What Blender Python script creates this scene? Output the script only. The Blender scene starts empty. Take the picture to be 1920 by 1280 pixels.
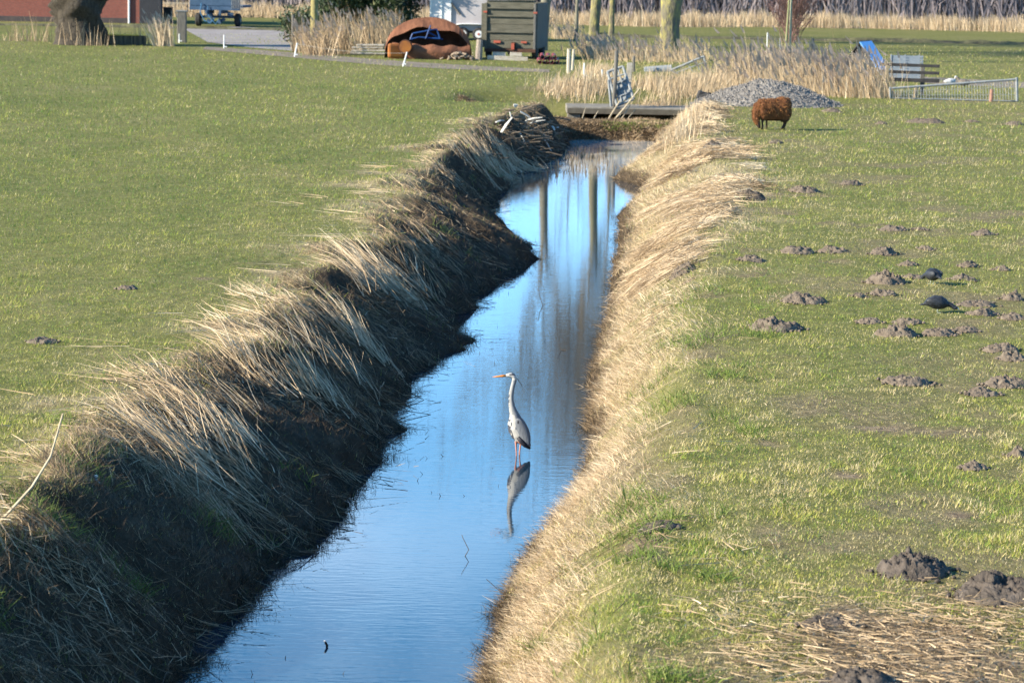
import bpy, bmesh, math, random
import numpy as np
from mathutils import Vector, Matrix
SC = bpy.context.scene
COL = SC.collection
R = math.radians
rng = np.random.default_rng(7)
random.seed(7)

# ------------------------------------------------------------------ camera
CAMZ = 5.5; FPX = 100.0/36.0*1920
PITCH = math.atan(725/FPX); ROLL = R(1.0)
_X0 = Vector((1,0,0)); _F = Vector((0, math.cos(PITCH), -math.sin(PITCH))); _U = Vector((0, math.sin(PITCH), math.cos(PITCH)))
CX = _X0*math.cos(ROLL) + _U*math.sin(ROLL); CY = -_X0*math.sin(ROLL) + _U*math.cos(ROLL)
cam = bpy.data.cameras.new('camera'); camo = bpy.data.objects.new('camera', cam); COL.objects.link(camo)
M = Matrix.Identity(4)
for i in range(3):
    M[i][0] = CX[i]; M[i][1] = CY[i]; M[i][2] = -_F[i]
M[2][3] = CAMZ
camo.matrix_world = M
cam.lens = 100; cam.sensor_width = 36; cam.clip_start = .5; cam.clip_end = 3000
cam.dof.use_dof = True; cam.dof.focus_distance = 31.5; cam.dof.aperture_fstop = 4.8
SC.camera = camo

# ------------------------------------------------------------------ light
SUN_EL = 24.5; SUN_AZ = 18.0          # azimuth measured from -X towards the camera side
sd = Vector((-math.cos(R(SUN_EL))*math.cos(R(SUN_AZ)), -math.cos(R(SUN_EL))*math.sin(R(SUN_AZ)), math.sin(R(SUN_EL))))
sl = bpy.data.lights.new('sun', 'SUN'); sl.energy = 5.0; sl.angle = R(.53); sl.color = (1.0, .92, .76)
so = bpy.data.objects.new('sun', sl); COL.objects.link(so); so.rotation_euler = (-sd).to_track_quat('-Z', 'Y').to_euler()
W = bpy.data.worlds.new('World'); SC.world = W; W.use_nodes = True
wn = W.node_tree.nodes; wl = W.node_tree.links
bg = wn['Background']; sky = wn.new('ShaderNodeTexSky'); sky.sky_type = 'NISHITA'; sky.sun_disc = False
sky.sun_elevation = R(SUN_EL); sky.sun_rotation = math.atan2(sd.x, sd.y)
sky.air_density = 1.0; sky.dust_density = 0.3; sky.ozone_density = 3.5
# soft thin clouds low in the sky, mixed by direction
tc = wn.new('ShaderNodeTexCoord'); mp = wn.new('ShaderNodeMapping'); mp.inputs['Scale'].default_value = (2.2, 1.0, 5.5)
mp.inputs['Location'].default_value = (0.9, 0.2, 0.35)
nz = wn.new('ShaderNodeTexNoise'); nz.inputs['Scale'].default_value = 1.9; nz.inputs['Detail'].default_value = 5; nz.inputs['Roughness'].default_value = .5
cr = wn.new('ShaderNodeValToRGB'); cr.color_ramp.elements[0].position = .56; cr.color_ramp.elements[1].position = .90
cr.color_ramp.elements[1].color = (.6,.6,.6,1)
mx = wn.new('ShaderNodeMix'); mx.data_type = 'RGBA'; mx.inputs['B'].default_value = (17, 20, 23, 1)
sat = wn.new('ShaderNodeHueSaturation'); sat.inputs['Saturation'].default_value = 1.45; sat.inputs['Value'].default_value = 1.12
wl.new(tc.outputs['Generated'], mp.inputs['Vector']); wl.new(mp.outputs['Vector'], nz.inputs['Vector'])
wl.new(nz.outputs['Fac'], cr.inputs['Fac']); wl.new(cr.outputs['Color'], mx.inputs['Factor'])
wl.new(sky.outputs['Color'], sat.inputs['Color'])
# bright spring haze low over the horizon
sz = wn.new('ShaderNodeSeparateXYZ'); wl.new(tc.outputs['Generated'], sz.inputs[0])
hr = wn.new('ShaderNodeMapRange'); hr.inputs['From Min'].default_value = .27; hr.inputs['From Max'].default_value = .12; hr.inputs['To Max'].default_value = .72
wl.new(sz.outputs['Z'], hr.inputs['Value'])
hz_ = wn.new('ShaderNodeMix'); hz_.data_type = 'RGBA'; hz_.inputs['B'].default_value = (4.0, 9.0, 15.2, 1)
wl.new(hr.outputs['Result'], hz_.inputs['Factor']); wl.new(sat.outputs['Color'], hz_.inputs['A']); wl.new(hz_.outputs['Result'], mx.inputs['A'])
wl.new(mx.outputs['Result'], bg.inputs['Color']); bg.inputs['Strength'].default_value = .085
SC.view_settings.view_transform = 'Standard'; SC.view_settings.look = 'None'; SC.view_settings.exposure = 1.30; SC.view_settings.gamma = 1
SC.cycles.max_bounces = 6; SC.cycles.transparent_max_bounces = 8

# ------------------------------------------------------------------ projection helpers (photo pixel -> ground point)
def PX(px, py, z=1.1):
    d = _F*FPX + CX*(px-960) + CY*(640-py)
    t = (z-CAMZ)/d.z
    return Vector((d.x*t, d.y*t, z))
def PXN(px, py, z=1.1):
    px = np.asarray(px, float); py = np.asarray(py, float)
    f = np.array(_F)*FPX; d = f[None]+np.outer(px-960, np.array(CX))+np.outer(640-py, np.array(CY))
    t = (z-CAMZ)/d[:,2]
    return d[:,0]*t, d[:,1]*t
def SCL(p): return FPX/math.hypot(p.x, p.y, p.z-CAMZ)      # photo pixels per metre at p
def ATX(px, Y, z):                                           # x so that (x,Y,z) lies under pixel column px
    lo, hi = -200, 200
    for _ in range(40):
        m = (lo+hi)/2; v = Vector((m, Y, z-CAMZ)); u = 960+FPX*v.dot(CX)/v.dot(_F)
        if u < px: lo = m
        else: hi = m
    return m
def ZAT(px, py, Y):                                          # height of the point at depth Y seen at that pixel
    d = _F*FPX + CX*(px-960) + CY*(640-py); t = Y/d.y
    return Vector((d.x*t, Y, CAMZ+d.z*t))

# ------------------------------------------------------------------ noise
def _h(ix, iy, s):
    n = (ix.astype(np.int64)*374761393 + iy.astype(np.int64)*668265263 + s*1442695041) & 0xffffffff
    n = ((n ^ (n >> 13))*1274126177) & 0xffffffff
    return ((n ^ (n >> 16)) & 0xffff)/65535.0
def vnoise(x, y, s=0):
    x = np.asarray(x, float); y = np.asarray(y, float)
    ix = np.floor(x); iy = np.floor(y); fx = x-ix; fy = y-iy
    fx = fx*fx*(3-2*fx); fy = fy*fy*(3-2*fy)
    a = _h(ix,iy,s); b = _h(ix+1,iy,s); c = _h(ix,iy+1,s); d = _h(ix+1,iy+1,s)
    return (a*(1-fx)+b*fx)*(1-fy)+(c*(1-fx)+d*fx)*fy
def fbm(x, y, s=0, o=4):
    r = 0; a = .5; t = 0
    for k in range(o):
        r = r+a*vnoise(np.asarray(x)*2**k+k*17.3, np.asarray(y)*2**k-k*9.1, s+k); t += a; a *= .5
    return r/t
def sst(a, b, x):
    t = np.clip((x-a)/(b-a), 0, 1); return t*t*(3-2*t)

# ------------------------------------------------------------------ terrain functions
def line(pts, z):
    a = [PX(px, py, z) for px, py in pts]; a.sort(key=lambda v: v.y)
    ys = np.array([v.y for v in a]); xs = np.array([v.x for v in a])
    k0 = (xs[1]-xs[0])/(ys[1]-ys[0]); k0 = max(-.05, min(.05, k0))
    ys = np.concatenate([[-80], ys]); xs = np.concatenate([[xs[0]-k0*20], xs])
    return ys, xs
LW = line([(300,1290),(330,1275),(440,1140),(560,1030),(600,990),(680,905),(715,860),(735,790),(760,730),(800,690),(862,652),(890,640),(862,618),(860,590),(905,555),(960,515),(1000,482),(985,462),(925,428),(915,405),(935,370),(950,340),(985,318),(1045,300),(1060,280),(1062,262),(1062,240)], 0)
RW = line([(915,1290),(922,1250),(935,1180),(985,1090),(1015,1035),(1080,965),(1108,900),(1122,850),(1103,795),(1115,730),(1125,650),(1150,590),(1150,510),(1165,440),(1163,405),(1205,375),(1203,350),(1150,336),(1185,322),(1222,300),(1245,262),(1250,240)], 0)
LC = line([(-120,1010),(0,925),(190,812),(400,672),(540,550),(620,470),(720,410),(765,350),(810,285),(880,240),(960,215),(1020,196)], 1.1)
RC = line([(1150,1290),(1185,1130),(1270,960),(1310,800),(1310,660),(1340,540),(1350,460),(1375,400),(1375,330),(1350,280),(1325,235),(1320,200)], 1.1)
def edges(y):
    w = (fbm(y*1.9, y*0+3, 5, 4)-.5)*1.7
    xl = np.interp(y, *LW)+w*.35; xr = np.interp(y, *RW)+(fbm(y*1.9, y*0+8, 9, 3)-.5)*.35
    cl = np.interp(y, *LC)+(fbm(y*.75, y*0, 15, 4)-.5)*1.5; c = np.interp(y, *RC)
    cl = np.minimum(cl, xl-.8); c = np.maximum(c, xr+1.0)
    return xl, xr, cl, c
def field(x, y):
    k = 1-sst(92, 105, y)
    return 1.1 + k*((fbm(x*.16, y*.11, 21, 3)-.5)*.16)
def terr(x, y, fine=True):
    x = np.asarray(x, float); y = np.asarray(y, float)
    xl, xr, cl, c = edges(y); F = field(x, y)
    tl = np.clip((x-xl)/(cl-xl), 0, 1); pl = 1-(1-tl)**1.17
    tr = np.clip((x-xr)/(c-xr), 0, 1); pr = 1-(1-tr)**1.55
    zl = F*pl; zr = F*pr+.10*sst(0,.08,tr)*(1-tr)
    mid = (x > xl) & (x < xr)
    dw = np.minimum(x-xl, xr-x)
    zz = np.where(mid, -.45*sst(0,.7,dw)-.02, np.where(x <= xl, zl, zr))
    if fine:
        lump = (fbm(x*2.2, y*1.6, 31, 4)-.5)
        bl = np.where(x <= xl, sst(0,.12,tl)*(1-sst(.8,1.25,(x-xl)/(cl-xl))), 0)
        br = np.where(x >= xr, (1-sst(.7,1.2,(x-xr)/(c-xr))), 0)*sst(0,.1,tr)
        zz = zz+lump*(.24*bl+.14*br)+.5*(fbm(x*.8,y*.7,33,2)-.5)*bl
        zz = zz+(fbm(x*5, y*4, 37, 3)-.5)*.045*(~mid)
    e_ = sst(86.2, 87.0, y); zz = zz*(1-e_)+F*e_
    # the ditch is closed by a low earth bank carrying the slab bridge
    inb = sst(-3.2,-.6, x-cl)*(1-sst(.2, 2.6, x-c))
    low = .34+.10*fbm(x*1.7, y*2, 55, 3)-.10*sst(89.2,90,y)*(1-sst(92,93,y))
    cap = sst(85.0, 86.6, y)
    zc = zz*(1-cap)+np.minimum(low, 1.1)*cap
    zc = zc*(1-sst(92,96,y))+F*sst(92,96,y)
    dip = sst(80, 88, y)*(1-sst(91,97,y))
    g = zz*(1-dip*inb)+zc*dip*inb
    return np.where((y > 80) & ~(mid & (y < 85)), g, zz)
def TZ(x, y, fine=False): return float(terr(np.array([x]), np.array([y]), fine)[0])
def GP(px, py):
    z = 1.1
    for _ in range(12):
        p = PX(px, py, z); z = z*.4+.6*TZ(p.x, p.y)
    return Vector((p.x, p.y, TZ(p.x, p.y)))

# ------------------------------------------------------------------ mesh helpers
def np_mesh(name, V, F, material, attrs=None, smooth=False):
    me = bpy.data.meshes.new(name); k = F.shape[1]
    me.vertices.add(len(V)); me.vertices.foreach_set('co', np.ascontiguousarray(V, np.float32).ravel())
    me.loops.add(F.size); me.loops.foreach_set('vertex_index', np.ascontiguousarray(F, np.int32).ravel())
    me.polygons.add(len(F)); me.polygons.foreach_set('loop_start', np.arange(0, F.size, k, dtype=np.int32))
    me.polygons.foreach_set('use_smooth', np.full(len(F), smooth))
    for n, a in (attrs or {}).items():
        at = me.attributes.new(n, 'FLOAT', 'POINT'); at.data.foreach_set('value', np.ascontiguousarray(a, np.float32))
    me.update(calc_edges=True)
    if material: me.materials.append(material)
    return me
def link(name, me, parent=None, loc=None):
    o = bpy.data.objects.new(name, me); COL.objects.link(o)
    if parent: o.parent = parent
    if loc is not None: o.location = loc
    return o
def tag(o, label=None, cat=None, group=None, kind=None):
    if label: o['label'] = label
    if cat: o['category'] = cat
    if group: o['group'] = group
    if kind: o['kind'] = kind
    return o
def empty(name, loc, rz=0, label=None, cat=None, group=None):
    o = bpy.data.objects.new(name, None); COL.objects.link(o); o.location = loc; o.rotation_euler = (0,0,rz)
    o.empty_display_size = .2
    return tag(o, label, cat, group)
def copy_tree(o, parent=None):
    c = o.copy(); COL.objects.link(c); c.parent = parent
    for ch in [q for q in COL.objects if q.parent == o]: copy_tree(ch, c)
    return c
class MB:
    def __init__(s): s.v = []; s.f = []
    def add(s, vs, fs):
        b = len(s.v); s.v += [tuple(v) for v in vs]; s.f += [tuple(i+b for i in f) for f in fs]; return s
    def box(s, c, d, rot=None):
        h = Vector(d)/2; vs = []
        for x in (-1,1):
            for y in (-1,1):
                for z in (-1,1):
                    v = Vector((x*h.x, y*h.y, z*h.z))
                    if rot is not None: v = rot @ v
                    vs.append(v+Vector(c))
        return s.add(vs, [(0,1,3,2),(4,6,7,5),(0,4,5,1),(2,3,7,6),(0,2,6,4),(1,5,7,3)])
    def tube(s, pts, rad, n=8, cap=True):
        pts = [Vector(p) for p in pts]; rad = [rad]*len(pts) if not hasattr(rad,'__len__') else rad
        vs = []; up = None
        for i, p in enumerate(pts):
            t = (pts[min(i+1,len(pts)-1)]-pts[max(i-1,0)]).normalized()
            if up is None: up = Vector((0,0,1)) if abs(t.z) < .9 else Vector((1,0,0))
            a = t.cross(up)
            if a.length < 1e-4: a = t.orthogonal()
            a.normalize(); b = a.cross(t).normalized(); up = b
            r = rad[i]; r = r if hasattr(r,'__len__') else (r,r)
            for k in range(n):
                q = 2*math.pi*k/n; vs.append(p+a*math.cos(q)*r[0]+b*math.sin(q)*r[1])
        fs = []
        for i in range(len(pts)-1):
            for k in range(n):
                k2 = (k+1)%n; fs.append((i*n+k, i*n+k2, (i+1)*n+k2, (i+1)*n+k))
        if cap: fs.append(tuple(range(n-1,-1,-1))); fs.append(tuple((len(pts)-1)*n+k for k in range(n)))
        return s.add(vs, fs)
    def bar(s, a, b, r, n=6): return s.tube([a,b], r, n)
    def ell(s, c, r, rot=None, n=16, m=10):
        vs = [Vector((0,0,r[2]))]
        for i in range(1,m):
            th = math.pi*i/m
            for k in range(n):
                q = 2*math.pi*k/n; vs.append(Vector((r[0]*math.sin(th)*math.cos(q), r[1]*math.sin(th)*math.sin(q), r[2]*math.cos(th))))
        vs.append(Vector((0,0,-r[2])))
        fs = [(0,1+k,1+(k+1)%n) for k in range(n)]
        for i in range(m-2):
            for k in range(n):
                fs.append((1+i*n+k,1+(i+1)*n+k,1+(i+1)*n+(k+1)%n,1+i*n+(k+1)%n))
        L = len(vs)-1; fs += [(L,1+(m-2)*n+(k+1)%n,1+(m-2)*n+k) for k in range(n)]
        return s.add([(rot @ v if rot is not None else v)+Vector(c) for v in vs], fs)
    def mesh(s, name, material, smooth=False):
        me = bpy.data.meshes.new(name); me.from_pydata(s.v, [], s.f); me.materials.append(material)
        me.polygons.foreach_set('use_smooth', [smooth]*len(me.polygons)); me.update(); return me
    def build(s, name, material, parent=None, smooth=False, loc=None, bevel=0):
        o = link(name, s.mesh(name, material, smooth), parent, loc)
        if bevel:
            b = o.modifiers.new('b','BEVEL'); b.width = bevel; b.segments = 2; b.limit_method = 'ANGLE'
        return o
def remesh(mb, name, material, voxel, smooth=6, fac=.5, disp=None):
    o = mb.build('t', material)
    r = o.modifiers.new('r','REMESH'); r.mode = 'VOXEL'; r.voxel_size = voxel
    s = o.modifiers.new('s','SMOOTH'); s.iterations = smooth; s.factor = fac
    dg = bpy.context.evaluated_depsgraph_get(); dg.update()
    me = bpy.data.meshes.new_from_object(o.evaluated_get(dg)); me.name = name
    old = o.data; bpy.data.objects.remove(o); bpy.data.meshes.remove(old)
    if disp:
        n = len(me.vertices); co = np.empty(n*3, np.float32); no = np.empty(n*3, np.float32)
        me.vertices.foreach_get('co', co); me.vertex_normals.foreach_get('vector', no)
        co = co.reshape(-1,3); no = no.reshape(-1,3); co = co+no*disp(co)[:,None]
        me.vertices.foreach_set('co', co.astype(np.float32).ravel())
    me.polygons.foreach_set('use_smooth', [True]*len(me.polygons)); me.update()
    if not me.materials: me.materials.append(material)
    return me

# ------------------------------------------------------------------ materials
def nodes(name):
    m = bpy.data.materials.new(name); m.use_nodes = True; nt = m.node_tree; return m, nt, nt.nodes['Principled BSDF']
def c4(c): return (*c, 1)
def mat(name, c1, c2=None, scale=6, rough=.8, metal=0, bump=0, stretch=(1,1,1), detail=5, c3=None, spec=.3, lo=.35, hi=.65):
    m, nt, p = nodes(name); N = nt.nodes; L = nt.links
    c2 = c2 or tuple(x*.75 for x in c1)
    t = N.new('ShaderNodeTexCoord'); mp = N.new('ShaderNodeMapping'); mp.inputs['Scale'].default_value = stretch
    n = N.new('ShaderNodeTexNoise'); n.inputs['Scale'].default_value = scale; n.inputs['Detail'].default_value = detail; n.inputs['Roughness'].default_value = .62
    r = N.new('ShaderNodeValToRGB'); r.color_ramp.elements[0].position = lo; r.color_ramp.elements[1].position = hi
    r.color_ramp.elements[0].color = c4(c1); r.color_ramp.elements[1].color = c4(c2)
    if c3: e = r.color_ramp.elements.new(min(.98,hi+.1)); e.color = c4(c3)
    L.new(t.outputs['Object'], mp.inputs['Vector']); L.new(mp.outputs['Vector'], n.inputs['Vector']); L.new(n.outputs['Fac'], r.inputs['Fac'])
    L.new(r.outputs['Color'], p.inputs['Base Color'])
    p.inputs['Roughness'].default_value = rough; p.inputs['Metallic'].default_value = metal; p.inputs['Specular IOR Level'].default_value = spec
    if bump:
        b = N.new('ShaderNodeBump'); b.inputs['Strength'].default_value = 1; b.inputs['Distance'].default_value = bump
        n2 = N.new('ShaderNodeTexNoise'); n2.inputs['Scale'].default_value = scale*3; n2.inputs['Detail'].default_value = 6
        L.new(mp.outputs['Vector'], n2.inputs['Vector']); L.new(n2.outputs['Fac'], b.inputs['Height']); L.new(b.outputs['Normal'], p.inputs['Normal'])
    return m
def ramp_attr(name, attr, stops, rough=.75, noise_scale=0, transl=0, spec=.2):
    """colour picked by a per-blade attribute"""
    m, nt, p = nodes(name); N = nt.nodes; L = nt.links
    a = N.new('ShaderNodeAttribute'); a.attribute_name = attr
    r = N.new('ShaderNodeValToRGB')
    while len(r.color_ramp.elements) < len(stops): r.color_ramp.elements.new(.5)
    for e, (q, c) in zip(r.color_ramp.elements, stops): e.position = q; e.color = c4(c)
    L.new(a.outputs['Fac'], r.inputs['Fac']); L.new(r.outputs['Color'], p.inputs['Base Color'])
    p.inputs['Roughness'].default_value = rough; p.inputs['Specular IOR Level'].default_value = spec
    if transl:
        tr = N.new('ShaderNodeBsdfTranslucent'); ms = N.new('ShaderNodeMixShader'); ms.inputs['Fac'].default_value = transl
        L.new(r.outputs['Color'], tr.inputs['Color']); L.new(p.outputs['BSDF'], ms.inputs[1]); L.new(tr.outputs['BSDF'], ms.inputs[2])
        L.new(ms.outputs['Shader'], N['Material Output'].inputs['Surface'])
    return m
# ================================================================== SETTING
# ---- dirt / dry zones on the ground (photo-surveyed spots, metres on the ground)
SPOTS = [(1750,1240,430,130,1.7),(1600,1170,260,60,1.1),(1880,1120,200,80,.9),(1200,1000,110,45,.9),(1250,960,60,20,.7),(1600,890,90,16,.8),(1380,1250,120,70,.6),
         (1640,800,130,16,.6),(1260,700,60,16,.5),(1450,830,120,25,.5),(1690,850,110,20,.5),(1800,960,140,30,.5),(1500,980,120,25,.4),(1500,520,120,12,.5),(1660,640,140,14,.5),
         (1620,500,90,9,.5),(600,380,50,5,.3),(1290,515,60,20,.7),(1340,285,90,18,.8),(1400,365,60,18,.8),(1000,190,150,10,1),(1160,196,200,8,1),(1250,190,200,9,.9),(780,420,60,12,.5),(560,455,120,8,.5),(430,525,200,10,.4),(1700,215,200,6,.4)]
_SP = []
for a,b,c,d,s in SPOTS:
    p = PX(a,b); q = PX(a+c,b); e = PX(a,b-d); _SP.append((p.x,p.y,abs(q.x-p.x)*.5,abs(e.y-p.y)*.75,s))
def dirt(x, y):
    r = np.zeros_like(np.asarray(x,float))
    for a,b,c,d,s in _SP: r = np.maximum(r, s*np.exp(-(((x-a)/c)**2+((y-b)/d)**2)))
    n = fbm(x*1.7, y*1.2, 71, 4)
    base = sst(.52,.68, fbm(x*.9+5, y*.7, 77, 4))*(x > 0)*(1-.4*sst(50,80,y))
    return np.clip(sst(.35,.75, r*.75+(n-.5)*1.1)+base*n, 0, 1)
def dry(x, y):
    xl,xr,cl,c = edges(y)
    tr = (x-xr)/(c-xr); tl = (x-xl)/(cl-xl)
    n = fbm(x*1.3, y*.8, 81, 4)-.5
    w = .42+.65*sst(38,48,y)
    right = (x > xr)*(1-sst(w-.35, w+.45, tr+n*1.5))
    left = (x < xl)*(1-sst(.95,1.5,tl+n*.9))
    return np.clip(np.maximum(right, left), 0, 1)
# ---- ground: one sheet, fine near the ditch
def spaced(a, b, h, g, far):
    v = list(np.arange(a, b, h)); s = h; x = v[-1]
    while x < far: s *= g; x += s; v.append(x)
    s = h; x = v[0]; pre = []
    return v
xs = spaced(-5.0, 6.0, .065, 1.09, 900); neg = []; s = .065; x = -5.0
while x > -900: s *= 1.09; x -= s; neg.append(x)
xs = np.array(neg[::-1]+xs)
ys = spaced(16.0, 50.0, .11, 1.0, 50); ys += spaced(50.1, 95, .16, 1.0, 95); ys += spaced(95.3, 110, .5, 1.05, 1600)
ys = np.array([-300,-150,-80,-50,-30,-20,-10,-4,0,4,7,10,12,14,15]+ys)
GX, GY = np.meshgrid(xs, ys); GZ = terr(GX, GY)
nx, ny = len(xs), len(ys); I = np.arange(nx*ny).reshape(ny, nx)
Fq = np.stack([I[:-1,:-1], I[:-1,1:], I[1:,1:], I[1:,:-1]], -1).reshape(-1,4)
x1, y1 = GX.ravel(), GY.ravel(); xl,xr,cl,c_ = edges(y1)
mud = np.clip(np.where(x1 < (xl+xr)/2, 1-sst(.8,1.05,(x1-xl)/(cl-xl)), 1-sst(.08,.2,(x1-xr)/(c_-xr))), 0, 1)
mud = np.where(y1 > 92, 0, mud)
m, nt, p = nodes('meadow ground'); N = nt.nodes; L = nt.links
def nnoise(scale, detail=6, stretch=None, rough=.6):
    t = N.new('ShaderNodeTexCoord'); n = N.new('ShaderNodeTexNoise'); n.inputs['Scale'].default_value = scale; n.inputs['Detail'].default_value = detail; n.inputs['Roughness'].default_value = rough
    if stretch:
        q = N.new('ShaderNodeMapping'); q.inputs['Scale'].default_value = stretch; L.new(t.outputs['Object'], q.inputs['Vector']); L.new(q.outputs['Vector'], n.inputs['Vector'])
    else: L.new(t.outputs['Object'], n.inputs['Vector'])
    return n
def nramp(src, stops):
    r = N.new('ShaderNodeValToRGB')
    while len(r.color_ramp.elements) < len(stops): r.color_ramp.elements.new(.5)
    for e, (q, c) in zip(r.color_ramp.elements, stops): e.position = q; e.color = c4(c)
    L.new(src, r.inputs['Fac']); return r
def nmix(f, a, b):
    q = N.new('ShaderNodeMix'); q.data_type = 'RGBA'
    if hasattr(f,'node'): L.new(f, q.inputs['Factor'])
    else: q.inputs['Factor'].default_value = f
    L.new(a, q.inputs['A']); L.new(b, q.inputs['B']); return q.outputs['Result']
def nattr(n):
    a = N.new('ShaderNodeAttribute'); a.attribute_name = n; return a.outputs['Fac']
gA = nramp(nnoise(.35,6,(1,.5,1)).outputs['Fac'], [(.3,(.12,.135,.035)),(.5,(.17,.17,.05)),(.7,(.22,.19,.08))])
gB = nramp(nnoise(7,5,(1,.6,1),.7).outputs['Fac'], [(.3,(.055,.07,.018)),(.5,(.14,.14,.045)),(.72,(.28,.24,.12))])
grass_c = nmix(.5, gA.outputs['Color'], gB.outputs['Color'])
dry_c = nramp(nnoise(5,6).outputs['Fac'], [(.3,(.14,.11,.055)),(.6,(.36,.29,.17))]).outputs['Color']
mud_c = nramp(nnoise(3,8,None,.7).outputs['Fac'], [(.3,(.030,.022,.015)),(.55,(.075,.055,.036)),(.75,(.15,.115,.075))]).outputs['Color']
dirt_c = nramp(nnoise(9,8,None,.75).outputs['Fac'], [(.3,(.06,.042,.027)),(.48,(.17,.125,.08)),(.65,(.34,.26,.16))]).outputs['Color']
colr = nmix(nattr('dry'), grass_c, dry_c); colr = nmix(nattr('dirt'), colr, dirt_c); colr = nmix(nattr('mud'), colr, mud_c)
L.new(colr, p.inputs['Base Color']); p.inputs['Roughness'].default_value = .95; p.inputs['Specular IOR Level'].default_value = .1
bm_ = N.new('ShaderNodeBump'); bm_.inputs['Distance'].default_value = .05; L.new(nnoise(14,6,None,.7).outputs['Fac'], bm_.inputs['Height']); L.new(bm_.outputs['Normal'], p.inputs['Normal'])
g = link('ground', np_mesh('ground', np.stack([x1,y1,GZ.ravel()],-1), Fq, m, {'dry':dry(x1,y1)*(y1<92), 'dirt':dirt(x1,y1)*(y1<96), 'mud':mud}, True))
tag(g, kind='structure')

# ---- water
m, nt, p = nodes('ditch water'); N = nt.nodes; L = nt.links
p.inputs['Base Color'].default_value = (.012,.03,.05,1); p.inputs['Roughness'].default_value = .0; p.inputs['IOR'].default_value = 1.75; p.inputs['Specular IOR Level'].default_value = .8
w1 = nnoise(3.2,2,(1,4.5,1)); w2 = nnoise(1.0,2,(1,2.4,1)); w3 = nnoise(9,1,(1,3.5,1))
ad = N.new('ShaderNodeMath'); ad.operation = 'MULTIPLY_ADD'; ad.inputs[1].default_value = .35; L.new(w2.outputs['Fac'], ad.inputs[0]); L.new(w1.outputs['Fac'], ad.inputs[2])
ad2 = N.new('ShaderNodeMath'); ad2.operation = 'MULTIPLY_ADD'; ad2.inputs[1].default_value = .10; L.new(w3.outputs['Fac'], ad2.inputs[0]); L.new(ad.outputs[0], ad2.inputs[2])
# thin film of scum on the still far end of the ditch
tcw = N.new('ShaderNodeTexCoord'); sx_ = N.new('ShaderNodeSeparateXYZ'); L.new(tcw.outputs['Object'], sx_.inputs[0])
mr = N.new('ShaderNodeMapRange'); mr.inputs['From Min'].default_value = 70; mr.inputs['From Max'].default_value = 78; L.new(sx_.outputs['Y'], mr.inputs['Value'])
fn_ = nramp(nnoise(.9,5,(1,.35,1)).outputs['Fac'], [(.25,(.2,.2,.2)),(.5,(1,1,1))]); mm = N.new('ShaderNodeMath'); mm.operation = 'MULTIPLY'; L.new(mr.outputs[0], mm.inputs[0]); L.new(fn_.outputs['Color'], mm.inputs[1])
va = N.new('ShaderNodeRGB'); va.outputs[0].default_value = (.012,.03,.05,1); vb = N.new('ShaderNodeRGB'); vb.outputs[0].default_value = (.50,.50,.47,1)
L.new(nmix(mm.outputs[0], va.outputs[0], vb.outputs[0]), p.inputs['Base Color'])
b = N.new('ShaderNodeBump'); b.inputs['Distance'].default_value = .0008; L.new(ad2.outputs[0], b.inputs['Height']); L.new(b.outputs['Normal'], p.inputs['Normal'])
wm = MB().add([(-9,-80,0),(9,-80,0),(9,87.2,0),(-9,87.2,0)], [(0,1,2,3)]); wo = wm.build('water', m); tag(wo, kind='structure')
# ---- road, farm track (flat ground there)
asph = mat('worn concrete', (.30,.27,.25), (.22,.19,.175), .8, .9, bump=.01, c3=(.36,.33,.30))
trk = mat('bare track earth', (.22,.175,.14), (.16,.13,.09), 1.2, .95, bump=.02, c3=(.14,.15,.06))
def sheet(name, pts, z, material):
    me = MB(); vs = [tuple(PX(a,b,1.1)[:2])+(z,) for a,b in pts]; n = len(vs)//2
    me.add(vs, [(i, i+1, 2*n-2-i, 2*n-1-i) for i in range(n-1)]); o = me.build(name, material); return tag(o, kind='structure')
sheet('road', [(345,55),(390,80),(470,90),(560,97),(620,88),(590,62),(545,58),(440,50)], 1.112, asph)
sheet('track', [(385,88),(480,94),(600,103),(720,113),(840,121),(960,127),(1030,131),(1030,136),(950,134),(840,130),(720,123),(600,113),(480,102),(380,93)], 1.108, trk)
sheet('yard', [(1660,150),(1760,158),(1840,162),(1960,168),(1960,156),(1840,150),(1760,146),(1660,140)], 1.106, trk)

# ------------------------------------------------------------------ blades
def ribbons(P, D, Lg, Wd, Bend, segs, rnd, hug=None, roll=None):
    """P,D,Bend (n,3); returns verts, quads, attr"""
    n = len(P); ts = np.linspace(0,1,segs+1)
    S = np.cross(D, rng.normal(size=(n,3))) if roll is None else roll
    S /= np.linalg.norm(S, axis=1, keepdims=True)+1e-9
    pts = P[:,None,:]+D[:,None,:]*(Lg[:,None]*ts[None])[:,:,None]+Bend[:,None,:]*(ts**2)[None,:,None]
    if hug is not None: pts = hug(pts, ts)
    w = (Wd[:,None]*(1-.75*ts[None]**1.5))[:,:,None]*.5
    V = np.stack([pts-S[:,None]*w, pts+S[:,None]*w], 2).reshape(-1,3)
    b = (np.arange(n)*(segs+1)*2)[:,None]+(np.arange(segs)*2)[None]; b = b.ravel()
    F = np.stack([b, b+1, b+3, b+2], -1)
    return V, F, np.repeat(rnd, (segs+1)*2)
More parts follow.
